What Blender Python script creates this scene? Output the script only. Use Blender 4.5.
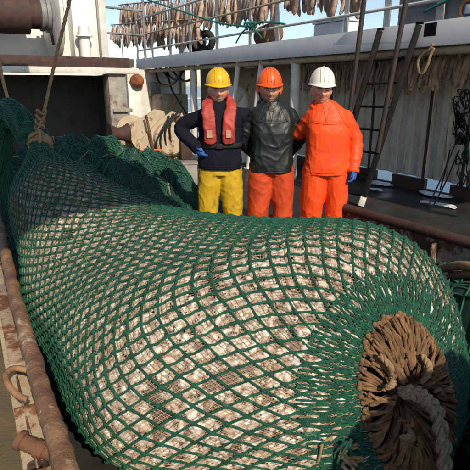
import bpy, bmesh, math, random
import numpy as np
from mathutils import Vector, Matrix, noise as mnoise
random.seed(7); RNG = np.random.default_rng(7)
for o in list(bpy.data.objects): bpy.data.objects.remove(o)
scene = bpy.context.scene
COL = scene.collection
R = math.radians

# ------------------------------------------------------------------ camera
F = 482.0; PITCH = R(17.2); CZ = 1.65
cam = bpy.data.cameras.new('camera'); camo = bpy.data.objects.new('camera', cam); COL.objects.link(camo)
cam.sensor_width = 36; cam.sensor_fit = 'HORIZONTAL'; cam.lens = 36 * F / 470
cam.clip_start = .05; cam.clip_end = 8000
camo.location = (0, 0, CZ); camo.rotation_euler = (math.pi/2 - PITCH, 0, 0)
scene.camera = camo
scene.render.resolution_x = 1024; scene.render.resolution_y = 1024

# ------------------------------------------------------------------ light
SUN_AZ = 154.0; SUN_EL = 36.0
wd = bpy.data.worlds.new('World'); scene.world = wd; wd.use_nodes = True
nt = wd.node_tree; bg = nt.nodes['Background']
sky = nt.nodes.new('ShaderNodeTexSky'); sky.sky_type = 'NISHITA'; sky.sun_disc = False
sky.sun_elevation = R(SUN_EL); sky.sun_rotation = R(SUN_AZ); sky.dust_density = .7
nt.links.new(sky.outputs[0], bg.inputs[0]); bg.inputs[1].default_value = .14
sd = bpy.data.lights.new('sun', 'SUN'); sd.energy = 4.6; sd.angle = R(.5); sd.color = (1, .87, .68)
so = bpy.data.objects.new('sun', sd); COL.objects.link(so)
sv = Vector((math.sin(R(SUN_AZ))*math.cos(R(SUN_EL)), math.cos(R(SUN_AZ))*math.cos(R(SUN_EL)), math.sin(R(SUN_EL))))
so.rotation_euler = sv.to_track_quat('Z', 'Y').to_euler(); so.location = (3, -5, 9)
vs = scene.view_settings; vs.view_transform = 'Standard'; vs.look = 'None'; vs.gamma = 1; vs.exposure = 0.08

# ------------------------------------------------------------------ frames and rays
YAW = R(31.0)
AV = Vector((-math.sin(YAW), math.cos(YAW), 0)); BV = Vector((math.cos(YAW), math.sin(YAW), 0)); ZV = Vector((0, 0, 1))
def W(a, b, z): return AV*a + BV*b + ZV*z
def ray(u, v):
    x = (u-235)/F; y = (235-v)/F; c, s = math.cos(PITCH), math.sin(PITCH)
    return Vector((x, c + y*s, y*c - s))
CP = Vector((0, 0, CZ))
def at_z(u, v, z): d = ray(u, v); return CP + d*((z-CZ)/d.z)
def at_y(u, v, y): d = ray(u, v); return CP + d*(y/d.y)
def at_a(u, v, a): d = ray(u, v); return CP + d*(a/d.dot(AV))
def at_b(u, v, b): d = ray(u, v); return CP + d*(b/d.dot(BV))
def ship(p): return p.dot(AV), p.dot(BV), p.z

# ------------------------------------------------------------------ materials
MATS = {}
def mat(name, c1, c2=None, scale=6, rough=.6, bump=.15, bscale=None, metal=0, over=None, over_t=.55, over_w=.08,
        over_scale=3, streak=None, attr=None, spec=.5, rand=0, coat=0, lo=.35, hi=.68, sss=0, rough2=None):
    m = bpy.data.materials.new(name); m.use_nodes = True; MATS[name] = m
    t = m.node_tree; n = t.nodes; L = t.links; p = n['Principled BSDF']
    tc = n.new('ShaderNodeTexCoord')
    def nz(sc, det=8, vec=None):
        k = n.new('ShaderNodeTexNoise'); k.inputs['Scale'].default_value = sc; k.inputs['Detail'].default_value = det
        k.inputs['Roughness'].default_value = .62
        L.new(vec if vec else tc.outputs['Object'], k.inputs['Vector']); return k
    c2 = c2 or tuple(x*.7 for x in c1)
    base = nz(scale); rp = n.new('ShaderNodeValToRGB')
    rp.color_ramp.elements[0].position = lo; rp.color_ramp.elements[1].position = hi
    rp.color_ramp.elements[0].color = (*c2, 1); rp.color_ramp.elements[1].color = (*c1, 1)
    L.new(base.outputs['Fac'], rp.inputs[0]); col = rp.outputs[0]
    if attr:
        at = n.new('ShaderNodeAttribute'); at.attribute_name = attr
        mx = n.new('ShaderNodeMix'); mx.data_type = 'RGBA'; mx.blend_type = 'MULTIPLY'; mx.inputs[0].default_value = 1
        L.new(col, mx.inputs[6]); L.new(at.outputs['Color'], mx.inputs[7]); col = mx.outputs[2]
    if rand:
        oi = n.new('ShaderNodeObjectInfo'); hs = n.new('ShaderNodeHueSaturation')
        mr = n.new('ShaderNodeMapRange'); mr.inputs[3].default_value = 1-rand; mr.inputs[4].default_value = 1+rand
        L.new(oi.outputs['Random'], mr.inputs[0]); L.new(mr.outputs[0], hs.inputs['Value']); L.new(col, hs.inputs['Color']); col = hs.outputs[0]
    fac = None
    if over or streak:
        vec = None
        if streak:
            mp = n.new('ShaderNodeMapping'); mp.inputs['Scale'].default_value = streak; L.new(tc.outputs['Object'], mp.inputs[0]); vec = mp.outputs[0]
        ov = nz(over_scale, 10, vec); r2 = n.new('ShaderNodeValToRGB')
        r2.color_ramp.elements[0].position = over_t; r2.color_ramp.elements[1].position = over_t + over_w
        r2.color_ramp.elements[0].color = (0, 0, 0, 1); r2.color_ramp.elements[1].color = (1, 1, 1, 1)
        L.new(ov.outputs['Fac'], r2.inputs[0])
        fine = nz(over_scale*7, 6); r3 = n.new('ShaderNodeValToRGB')
        r3.color_ramp.elements[0].color = (*[x*.45 for x in over], 1); r3.color_ramp.elements[1].color = (*over, 1)
        r3.color_ramp.elements[0].position = .3; r3.color_ramp.elements[1].position = .7
        L.new(fine.outputs['Fac'], r3.inputs[0])
        mx = n.new('ShaderNodeMix'); mx.data_type = 'RGBA'
        L.new(r2.outputs[0], mx.inputs[0]); L.new(col, mx.inputs[6]); L.new(r3.outputs[0], mx.inputs[7]); col = mx.outputs[2]; fac = r2.outputs[0]
    L.new(col, p.inputs['Base Color'])
    if rough2 is not None:
        rr = n.new('ShaderNodeMapRange'); rr.inputs[1].default_value = .4; rr.inputs[2].default_value = .62
        rr.inputs[3].default_value = rough2; rr.inputs[4].default_value = rough
        L.new((nz(scale*.6)).outputs['Fac'], rr.inputs[0]); L.new(rr.outputs[0], p.inputs['Roughness'])
    else: p.inputs['Roughness'].default_value = rough
    p.inputs['Metallic'].default_value = metal
    p.inputs['Specular IOR Level'].default_value = spec
    if coat: p.inputs['Coat Weight'].default_value = coat; p.inputs['Coat Roughness'].default_value = .25
    if sss: p.inputs['Subsurface Weight'].default_value = sss; p.inputs['Subsurface Radius'].default_value = (.02, .008, .005); p.inputs['Subsurface Scale'].default_value = .5
    if bump:
        b = n.new('ShaderNodeBump'); b.inputs['Strength'].default_value = bump; b.inputs['Distance'].default_value = .01
        L.new(nz(bscale or scale*6, 6).outputs['Fac'], b.inputs['Height']); L.new(b.outputs[0], p.inputs['Normal'])
    return m
RUST = (.22, .085, .03)
mat('deck', (.032, .032, .028), (.015, .016, .015), 2.2, .75, .5, 30, over=(.06, .034, .02), over_t=.54, over_w=.14, over_scale=1.6, rough2=.35)
mat('deck_paint', (.19, .115, .06), (.08, .085, .045), 2.6, .75, .6, 40, over=(.035, .11, .06), over_t=.56, over_w=.1, over_scale=2.3, rough2=.4)
mat('sea', (.02, .07, .14), (.015, .05, .11), .3, .22, .9, 1.2)
mat('white_paint', (.72, .72, .70), (.58, .58, .56), 4, .5, .12, 30, over=RUST, over_t=.62, over_w=.06, over_scale=2.5)
mat('white_streak', (.70, .68, .64), (.55, .52, .47), 5, .55, .15, 30, over=(.28, .13, .05), over_t=.62, over_w=.1, over_scale=3, streak=(6, 6, .5))
mat('wall_cream', (.68, .62, .52), (.48, .42, .34), 5, .6, .2, 30, over=(.24, .12, .05), over_t=.57, over_w=.12, over_scale=3, streak=(7, 7, .45))
mat('white_clean', (.80, .80, .79), (.70, .70, .68), 3, .45, .06, 30, over=(.35, .2, .1), over_t=.68, over_w=.06, over_scale=2, streak=(4, 4, .7))
mat('fascia', (.66, .66, .68), (.55, .55, .58), 3, .5, .1, 30, over=(.3, .17, .09), over_t=.665, over_w=.08, over_scale=2.2, streak=(3, 3, 1))
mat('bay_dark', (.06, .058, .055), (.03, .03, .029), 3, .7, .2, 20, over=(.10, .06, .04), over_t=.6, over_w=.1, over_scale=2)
mat('dirty_white', (.34, .32, .28), (.20, .18, .155), 5, .65, .25, 30, over=RUST, over_t=.57, over_w=.1, over_scale=4)
mat('grey_paint', (.22, .23, .24), (.15, .155, .16), 4, .55, .15, 30, over=RUST, over_t=.62, over_w=.08, over_scale=3)
mat('beige_paint', (.50, .42, .30), (.38, .30, .2), 5, .6, .2, 30, over=RUST, over_t=.56, over_w=.1, over_scale=5)
mat('rust', (.17, .075, .035), (.07, .035, .022), 9, .8, .5, 60, over=(.33, .15, .06), over_t=.6, over_w=.12, over_scale=7)
mat('rust_dark', (.075, .035, .025), (.035, .02, .017), 7, .75, .4, 50, over=(.16, .06, .03), over_t=.62, over_w=.12, over_scale=4)
mat('rail_rust', (.36, .20, .10), (.14, .065, .035), 9, .6, .8, 60, over=(.58, .48, .36), over_t=.59, over_w=.05, over_scale=13, rough2=.42)
mat('coaming_rust', (.13, .06, .035), (.05, .03, .022), 6, .7, .4, 50, over=(.46, .38, .31), over_t=.49, over_w=.06, over_scale=6, streak=(1.6, 1.6, .7))
mat('black_steel', (.014, .013, .013), (.007, .007, .007), 8, .7, .3, 60, spec=.2, over=(.05, .03, .025), over_t=.6, over_w=.12, over_scale=9)
mat('stile', (.05, .033, .027), (.022, .016, .015), 10, .7, .4, 60, over=(.13, .10, .08), over_t=.62, over_w=.08, over_scale=16)
mat('net_green', (.020, .175, .098), (.007, .070, .044), 34, .55, .9, 340, over=(.17, .38, .27), over_t=.62, over_w=.08, over_scale=18, rough2=.42)
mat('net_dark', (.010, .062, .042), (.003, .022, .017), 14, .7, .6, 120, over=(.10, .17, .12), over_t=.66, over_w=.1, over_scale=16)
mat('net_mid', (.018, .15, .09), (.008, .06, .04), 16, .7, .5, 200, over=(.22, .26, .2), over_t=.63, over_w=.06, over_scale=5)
mat('ledge', (.46, .38, .28), (.27, .20, .135), 9, .65, .5, 60, over=RUST, over_t=.49, over_w=.08, over_scale=9)
mat('inner_twine', (.52, .41, .25), (.34, .25, .14), 14, .7, .2, 200)
mat('fish', (1, 1, 1), (.52, .44, .38), 45, .34, .4, 140, attr='col', spec=.5, sss=.08)
mat('core', (.20, .13, .10), (.08, .05, .04), 12, .6, .4, 60)
mat('codline', (.36, .20, .085), (.16, .085, .04), 30, .8, .9, 320, over=(.46, .30, .15), over_t=.6, over_w=.12, over_scale=26, rand=.4)
mat('rope_pale', (.56, .43, .28), (.34, .24, .14), 40, .8, .9, 300)
mat('rope_tan', (.40, .27, .14), (.24, .15, .08), 20, .8, .6, 240)
mat('rope_teal', (.02, .22, .17), (.012, .13, .10), 20, .7, .5, 200)
mat('cable', (.018, .018, .02), (.01, .01, .011), 12, .5, .2, 80)
mat('dry_fish', (.50, .35, .255), (.22, .14, .10), 12, .6, .5, 90, rand=.45, over=(.66, .54, .43), over_t=.6, over_w=.12, over_scale=9)
mat('float_orange', (.42, .12, .03), (.16, .05, .02), 6, .7, .4, 40, over=(.08, .04, .025), over_t=.52, over_w=.14, over_scale=4)
mat('lifering', (.75, .16, .03), (.6, .12, .03), 5, .6, .1)
mat('skin', (1, 1, 1), (.90, .88, .87), 40, .48, .12, 160, attr='col', sss=.1)
mat('eye', (.03, .022, .018), None, 5, .2, 0)
mat('brow', (.10, .07, .05), None, 30, .8, .2)
mat('yellow_hat', (.78, .44, .01), (.70, .38, .01), 6, .35, .05, coat=.1, over=(.45, .27, .03), over_t=.63, over_w=.1, over_scale=14, rough2=.5)
mat('orange_hat', (.80, .11, .012), (.70, .09, .01), 6, .38, .05, coat=.1, over=(.42, .07, .02), over_t=.63, over_w=.1, over_scale=14, rough2=.5)
mat('white_hat', (.78, .77, .72), (.68, .66, .60), 6, .38, .05, coat=.1, over=(.40, .36, .30), over_t=.63, over_w=.1, over_scale=14, rough2=.5)
mat('oil_orange', (.86, .085, .014), (.70, .058, .009), 5, .55, .08, 60, over=(.55, .05, .01), over_t=.68, over_w=.1, over_scale=6, rough2=.5, spec=.3)
mat('oil_orange_worn', (.62, .075, .018), (.40, .045, .014), 7, .55, .1, 60, over=(.16, .05, .03), over_t=.58, over_w=.16, over_scale=6, rough2=.48, spec=.3)
mat('oil_yellow', (.56, .36, .015), (.42, .26, .015), 7, .5, .2, 35, over=(.16, .10, .03), over_t=.56, over_w=.16, over_scale=6, rough2=.46, spec=.3)
mat('navy', (.010, .012, .022), (.006, .007, .013), 9, .9, .3, 120, spec=.15)
mat('dark_oilskin', (.012, .017, .019), (.006, .009, .010), 5, .46, .15, 60, over=(.035, .042, .042), over_t=.66, over_w=.1, over_scale=7)
mat('black_cloth', (.010, .010, .011), None, 12, .8, .2)
mat('vest_red', (.44, .045, .03), (.30, .03, .025), 7, .6, .25, 50, over=(.5, .16, .10), over_t=.68, over_w=.08, over_scale=9)
mat('patch', (.50, .30, .2), (.4, .16, .11), 14, .6, .1)
mat('scarf', (.12, .17, .25), (.07, .10, .16), 20, .85, .4, 90)
mat('glove_blue', (.02, .10, .36), (.015, .07, .26), 10, .6, .3, 60)
mat('boot', (.012, .013, .014), None, 8, .45, .2)
mat('grey_hair', (.13, .11, .095), (.06, .05, .045), 40, .8, .5, 200)
mat('tyre', (.014, .014, .015), None, 9, .8, .4)
mat('sack', (.22, .12, .07), (.11, .065, .045), 10, .85, .6, 90)
mat('white_plastic', (.75, .77, .80), (.6, .63, .68), 5, .35, .1)
mat('emblem_blue', (.02, .06, .22), None, 5, .4, 0)
mat('emblem_orange', (.75, .28, .05), None, 5, .4, 0)
mat('puddle', (.02, .02, .02), None, 3, .03, .03, 6)

# ------------------------------------------------------------------ mesh building
def finish(me, material, smooth=True):
    me.materials.append(MATS[material])
    if smooth: me.polygons.foreach_set('use_smooth', [True]*len(me.polygons))
    me.update(); return me
def np_mesh(name, V, Q, material, smooth=True, cols=None):
    me = bpy.data.meshes.new(name); V = np.asarray(V, np.float32); Q = np.asarray(Q, np.int32)
    me.vertices.add(len(V)); me.vertices.foreach_set('co', V.ravel())
    k = Q.shape[1]; me.loops.add(Q.size); me.loops.foreach_set('vertex_index', Q.ravel())
    me.polygons.add(len(Q)); me.polygons.foreach_set('loop_start', np.arange(0, Q.size, k, dtype=np.int32))
    me.polygons.foreach_set('loop_total', np.full(len(Q), k, np.int32))
    me.update(calc_edges=True)
    if cols is not None:
        ca = me.color_attributes.new('col', 'FLOAT_COLOR', 'POINT')
        ca.data.foreach_set('color', np.concatenate([cols, np.ones((len(cols), 1))], 1).astype(np.float32).ravel())
    return finish(me, material, smooth)
class MB:
    def __init__(s): s.v = []; s.f = []
    def add(s, vs_, fs): k = len(s.v); s.v += [tuple(x) for x in vs_]; s.f += [tuple(i+k for i in f) for f in fs]; return s
    def obox(s, c, ex, ey, ez):           # oriented box: centre and three half-vectors
        c, ex, ey, ez = map(Vector, (c, ex, ey, ez))
        vs_ = [c + ex*i + ey*j + ez*k for i in (-1, 1) for j in (-1, 1) for k in (-1, 1)]
        fs = [(0, 1, 3, 2), (4, 6, 7, 5), (0, 4, 5, 1), (2, 3, 7, 6), (0, 2, 6, 4), (1, 5, 7, 3)]
        if ex.cross(ey).dot(ez) < 0: fs = [f[::-1] for f in fs]
        return s.add(vs_, fs)
    def sbox(s, a0, a1, b0, b1, z0, z1):  # box in ship axes
        return s.obox(W((a0+a1)/2, (b0+b1)/2, (z0+z1)/2), BV*((b1-b0)/2), AV*((a1-a0)/2), ZV*((z1-z0)/2))
    def bar(s, p, q, w, h, up=ZV):
        p, q = Vector(p), Vector(q); d = (q-p); sd_ = d.cross(up)
        if sd_.length < 1e-5: sd_ = d.cross(Vector((1, 0, 0)))
        sd_.normalize(); u = sd_.cross(d).normalized()
        return s.obox((p+q)/2, sd_*(w/2), d/2, u*(h/2))
    def tube(s, pts, r, n=8, cap=True, closed=False, rz=None):
        P = [Vector(p) for p in pts]; m = len(P); rs = r if isinstance(r, (list, tuple)) else [r]*m
        ref = Vector((.123, .341, .93)); vs_ = []; prev = None
        for i, p in enumerate(P):
            if closed: t = P[(i+1) % m] - P[i-1]
            else: t = P[min(i+1, m-1)] - P[max(i-1, 0)]
            t.normalize()
            if prev is None: x = t.cross(ref); x = x if x.length > .05 else t.cross(Vector((1, 0, 0)))
            else: x = prev - t*prev.dot(t)
            x.normalize(); prev = x; y = t.cross(x)
            for k in range(n):
                an = 2*math.pi*k/n; vs_.append(p + (x*math.cos(an) + y*math.sin(an)*(rz or 1))*rs[i])
        fs = []
        for i in range(m if closed else m-1):
            j = (i+1) % m
            for k in range(n): fs.append((i*n+k, i*n+(k+1) % n, j*n+(k+1) % n, j*n+k))
        if cap and not closed: fs += [tuple(range(n))[::-1], tuple(range((m-1)*n, m*n))]
        return s.add(vs_, fs)
    def lathe(s, prof, c, axis=(0, 0, 1), n=24, close=False):   # prof: (radius, height)
        c = Vector(c); ax = Vector(axis).normalized(); x = ax.orthogonal().normalized(); y = ax.cross(x); vs_ = []
        for r, h in prof:
            for k in range(n): an = 2*math.pi*k/n; vs_.append(c + ax*h + (x*math.cos(an)+y*math.sin(an))*r)
        m = len(prof); fs = []
        for i in range(m if close else m-1):
            j = (i+1) % m
            for k in range(n): fs.append((i*n+k, i*n+(k+1) % n, j*n+(k+1) % n, j*n+k))
        if not close: fs += [tuple(range(n))[::-1], tuple(range((m-1)*n, m*n))]
        return s.add(vs_, fs)
    def ell(s, c, r, n=10, m=6, rot=None):
        c = Vector(c); vs_ = [Vector((0, 0, -r[2]))]; fs = []
        for i in range(1, m):
            th = math.pi*i/m
            for k in range(n): an = 2*math.pi*k/n; vs_.append(Vector((r[0]*math.sin(th)*math.cos(an), r[1]*math.sin(th)*math.sin(an), -r[2]*math.cos(th))))
        vs_.append(Vector((0, 0, r[2]))); T = len(vs_)-1
        for k in range(n): fs.append((0, 1+(k+1) % n, 1+k)); fs.append((T, 1+(m-2)*n+k, 1+(m-2)*n+(k+1) % n))
        for i in range(m-2):
            for k in range(n): fs.append((1+i*n+k, 1+i*n+(k+1) % n, 1+(i+1)*n+(k+1) % n, 1+(i+1)*n+k))
        return s.add([c + (rot @ v if rot else v) for v in vs_], fs)
    def mesh(s, name, material, smooth=False, bev=0):
        me = bpy.data.meshes.new(name); me.from_pydata(s.v, [], s.f)
        bm = bmesh.new(); bm.from_mesh(me)
        if bev: bmesh.ops.bevel(bm, geom=bm.edges[:], offset=bev, segments=2, affect='EDGES', profile=.5)
        bmesh.ops.recalc_face_normals(bm, faces=bm.faces); bm.to_mesh(me); bm.free()
        finish(me, material, smooth)
        if smooth == 'auto':
            me.polygons.foreach_set('use_smooth', [True]*len(me.polygons)); me.set_sharp_from_angle(angle=R(40))
        return me
def link(name, me, parent=None, kind=None):
    o = bpy.data.objects.new(name, me); COL.objects.link(o)
    if parent: o.parent = parent; o.matrix_parent_inverse = parent_world(parent).inverted()
    if kind: o['kind'] = kind
    return o
def parent_world(p):
    m = Matrix.Translation(p.location)
    return m if p.parent is None else Matrix.Identity(4)
def tag(o, label, cat, group=None):
    o['label'] = label; o['category'] = cat
    if group: o['group'] = group
    return o
def thing(name, loc, label, cat, group=None):
    o = bpy.data.objects.new(name, None); COL.objects.link(o); o.location = loc; o.empty_display_size = .1
    return tag(o, label, cat, group)
def part(name, mb, material, parent, smooth='auto', bev=0, label=None, kind=None):
    o = link(name, mb.mesh(name, material, smooth, bev) if isinstance(mb, MB) else mb, parent, kind)
    if label: o['label'] = label
    return o
def catmull(P, n):
    P = np.asarray(P, float); Q = np.vstack([2*P[0]-P[1], P, 2*P[-1]-P[-2]]); out = []
    t = np.linspace(0, len(P)-1, n); i = np.minimum(t.astype(int), len(P)-2); f = (t-i)[:, None]
    a, b, c, d = Q[i], Q[i+1], Q[i+2], Q[i+3]
    return .5*((2*b) + (c-a)*f + (2*a-5*b+4*c-d)*f**2 + (3*b-a-3*c+d)*f**3)
def smooth_path(pts, n=24): return [Vector(p) for p in catmull([tuple(p) for p in pts], n)]
def tubes_np(P, Nn, r, ns):
    """P (L,M,3) polylines on a surface with normals Nn -> verts, quads"""
    T = np.gradient(P, axis=1); T /= np.linalg.norm(T, axis=2, keepdims=True)+1e-9
    S = np.cross(T, Nn); S /= np.linalg.norm(S, axis=2, keepdims=True)+1e-9; U = np.cross(S, T)
    an = np.arange(ns)*2*np.pi/ns
    rr = r if np.isscalar(r) else r[..., None, None]
    V = P[:, :, None, :] + (S[:, :, None, :]*np.cos(an)[None, None, :, None] + U[:, :, None, :]*np.sin(an)[None, None, :, None])*rr
    Ln, M = P.shape[:2]
    idx = np.arange(Ln*M*ns).reshape(Ln, M, ns); nx = np.roll(idx, -1, axis=2)
    Q = np.stack([idx[:, :-1], nx[:, :-1], nx[:, 1:], idx[:, 1:]], -1).reshape(-1, 4)
    return V.reshape(-1, 3), Q
def cat_np(parts):
    V, Q, k = [], [], 0
    for v, q in parts: V.append(v); Q.append(q+k); k += len(v)
    return np.concatenate(V), np.concatenate(Q)

# ================================================================== SETTING
me = np_mesh('sea', [(-4000, -4000, -3), (4000, -4000, -3), (4000, 4000, -3), (-4000, 4000, -3)], [(0, 1, 2, 3)], 'sea', False)
link('sea', me, kind='structure')
WALLB = 6.6; GALB = 5.3; FB = 2.11; FT = 2.40
b = MB().sbox(-6, 26, -5, WALLB+.25, -.25, 0); link('deck', b.mesh('deck', 'deck'), kind='structure')

# ------------------------------------------------------------------ left coaming with its rounded rail
RZ = .56
rp = [at_z(u, v, RZ) for u, v in ((-6, 205), (1, 232), (7, 260), (14, 292), (30, 348), (47, 408), (66, 468), (92, 560))]
rp = smooth_path(rp, 70)
for i, p in enumerate(rp): rp[i] = p + Vector((mnoise.noise((i*.4, 0, 0))*.008, mnoise.noise((i*.4, 5, 0))*.008, mnoise.noise((i*.3, 9, 0))*.012))
cg = thing('deck_coaming', (rp[30].x, rp[30].y, 0), 'low rust tan steel coaming with rounded top rail, left of the full net bag', 'coaming')
part('top_rail', MB().tube(rp, [.035 + .007*mnoise.noise((i*.8, 2, 0)) for i in range(len(rp))], 14), 'rail_rust', cg)
pl = MB()
for p, q in zip(rp[:-1], rp[1:]):
    pl.bar(Vector((p.x-.005, p.y, RZ/2-.02)), Vector((q.x-.005, q.y, RZ/2-.02)), .014, RZ-.03)
part('coaming_plate', pl, 'beige_paint', cg)
def along(v):   # point on the rail nearest an image row
    return min(rp, key=lambda p: abs(((lambda d: 235 - F*(d.z*math.cos(PITCH)+d.y*math.sin(PITCH))/(d.y*math.cos(PITCH)-d.z*math.sin(PITCH)))(p-CP))-v))
def ledge(v0, v1, w, mtl, nm, dz=-.05, th=.01, off=0):
    p, q = along(v0), along(v1); m = MB(); d = (q-p).normalized(); sd_ = Vector((d.y, -d.x, 0)).normalized()
    if sd_.x > 0: sd_ = -sd_
    m.obox((p+q)/2 + sd_*(.035+off+w/2) + ZV*dz, sd_*(w/2), (q-p)/2, ZV*th); return part(nm, m, mtl, cg, bev=.004)
ledge(276, 352, .055, 'ledge', 'ledge_plate')
ledge(345, 440, .006, 'ledge', 'edge_strip', dz=-.10, th=.03, off=.03)
ledge(250, 275, .05, 'ledge', 'ledge_plate')
for v in (285, 350, 395, 455):
    p = along(v); part('gusset', MB().obox(p + Vector((-.05, -.02, -.28)), (.045, .02, 0), (.002, -.005, 0), (0, 0, .24)), 'ledge', cg)
p = along(378); hp = [p+Vector(x) for x in ((-.03, .06, -.05), (-.075, .085, -.03), (-.125, .07, -.01), (-.135, .02, -.01), (-.10, -.03, -.025), (-.05, -.06, -.05), (-.02, -.065, -.06))]
part('lifting_eye', MB().tube(smooth_path(hp, 20), .013, 10), 'rail_rust', cg)
p = along(432); q = p + Vector((-.085, .0, -.06))
part('pipe_fitting', MB().lathe([(.02, -.08), (.024, -.05), (.03, -.05), (.03, -.02), (.026, -.02), (.026, .03), (.033, .03), (.033, .05), (.012, .055)], q, (-.7, .15, .25), 14), 'rust', cg)
part('drain_stub', MB().lathe([(.02, -.5), (.02, -.06), (.028, -.06), (.028, -.02), (.018, -.015)], q + Vector((.035, -.07, -.02)), (0.1, 0, 1), 12), 'rust', cg)
# raised painted side deck left of the coaming
sdp = [(p.x-.012, p.y) for p in rp]
V = []; 
for x, y in sdp: V += [(x, y, .004), (x-2.2, y-.6, .004)]
link('side_deck', np_mesh('side_deck', V, [(2*i, 2*i+1, 2*i+3, 2*i+2) for i in range(len(sdp)-1)], 'deck_paint', False), kind='structure')

# ------------------------------------------------------------------ right coaming
c0, c1 = at_z(343, 207, .5), at_z(470, 243, .5); d = (c1-c0).normalized(); c2 = c1 + d*2.5; c0 = c0 - d*.0
nrm = Vector((-d.y, d.x, 0)); nrm = nrm if nrm.x > 0 else -nrm
rc = thing('hatch_coaming', (c1.x, c1.y, 0), 'rusty brown hatch coaming with flaking white paint, behind the full net bag', 'coaming')
mid = (c0+c2)/2; hl = (c2-c0)/2
part('coaming_plate', MB().obox(Vector((mid.x, mid.y, .235)), hl, nrm*.02, ZV*.235), 'coaming_rust', rc)
part('top_rail', MB().tube([c0 - nrm*.01, mid - nrm*.01, c2 - nrm*.01], .045, 12), 'rust_dark', rc)
for k in range(4):
    p = c0 + d*(.35 + .75*k) - nrm*.06; part('stiffener', MB().obox(Vector((p.x, p.y, .22)), nrm*.04, d*.008, ZV*.215), 'coaming_rust', rc)

# ------------------------------------------------------------------ gallery on the right
gt = thing('upper_gallery', W(4, GALB, 0), 'white painted upper walkway deck carried on posts along the ship side', 'walkway')
A0, A1 = 1.0, 14.5
part('fascia_beam', MB().sbox(A0, A1, GALB, GALB+.05, FB, FT), 'fascia', gt, bev=.006)
part('walkway_deck', MB().sbox(A0, A1, GALB+.052, WALLB+.2, FT-.07, FT-.01), 'grey_paint', gt)
part('edge_pipe', MB().tube([W(A0, GALB+.12, FB-.05), W(A1, GALB+.12, FB-.05)], .05, 10), 'beige_paint', gt)
for k in range(17):
    a = A0+.4+k*.8; part('deck_beam', MB().sbox(a, a+.06, GALB+.06, WALLB+.15, FT-.2, FT-.075), 'beige_paint', gt)
for u, v, w in ((194, 100, .085), (295, 90, .08)):
    p = at_b(u, v, GALB+.16); part('post', MB().lathe([(w, 0), (w, FB)], (p.x, p.y, 0), n=20), 'white_streak', gt)
part('vent_stub', MB().lathe([(.1, -.22), (.1, .0)], at_b(250, 62, GALB+.3) + ZV*.1, n=20), 'white_paint', gt)
# railing
FL = at_b(137, 45, GALB+.03); 
for u, r in ((122, .03), (137, .04), (152, .04), (170, .04), (190, .055), (217, .05), (250, .035), (277, .05), (308, .04), (345, .04), (385, .05), (437, .05)):
    p = at_b(u, 40, GALB+.03); a = ship(p)[0]
    if u in (308,): continue
    part('railing_post', MB().sbox(a-r, a+r, GALB+.02, GALB+.045, FT, FT+1.05), 'white_streak', gt)
for z, r, mt in ((FT+.22, .022, 'white_streak'), (FT+.62, .02, 'beige_paint'), (FT+1.04, .026, 'white_streak')):
    part('railing_bar', MB().tube([W(A0, GALB-.005, z), W(A1-.2, GALB-.005, z)], r, 8), mt, gt)
p0, p1 = at_b(398, 25, GALB+.1), at_b(470, 8, GALB+.1); a0_, a1_ = ship(p1)[0]-1.6, ship(p0)[0]
part('weather_board', MB().sbox(a0_, a1_, GALB+.09, GALB+.115, FT, FT+.33), 'grey_paint', gt)
# ship side wall behind the gallery
hw = thing('side_bulkhead', W(4, WALLB, 0), 'dirty white corrugated side wall with rust streaks under the walkway', 'wall')
def corr(a0, a1, z0, z1, pitch=.30, depth=.05):
    m = MB(); n = max(1, round((a1-a0)/pitch)); prof = []
    for i in range(n):
        s = a0 + (a1-a0)*i/n; q = (a1-a0)/n
        prof += [(s, 0), (s+q*.42, 0), (s+q*.55, depth), (s+q*.87, depth)]
    prof.append((a1, 0)); vs_ = []
    for a, dp in prof: vs_ += [W(a, WALLB+dp, z0), W(a, WALLB+dp, z1)]
    m.add(vs_, [(2*i, 2*i+1, 2*i+3, 2*i+2) for i in range(len(prof)-1)]); return m
apos = sorted(ship(at_b(u, 150, WALLB))[0] for u in (370, 426, 466))
edges = [.2, apos[0]-.9, apos[0], apos[1], apos[2], apos[2]+1.1, apos[2]+2.2]
ports = []
for k in range(len(edges)-1):
    a0, a1 = edges[k], edges[k+1]; ml = 'wall_cream'
    part('wall_panel', corr(a0+.012, a1-.012, .22, FT-.08), ml, hw)
    part('panel_joint', MB().sbox(a0-.02, a0+.02, WALLB-.012, WALLB+.03, .2, FT-.08), 'rust_dark', hw)
part('wall_panel', MB().sbox(edges[-1]+.03, 12.9, WALLB, WALLB+.03, .0, FT-.08), 'beige_paint', hw)
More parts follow.
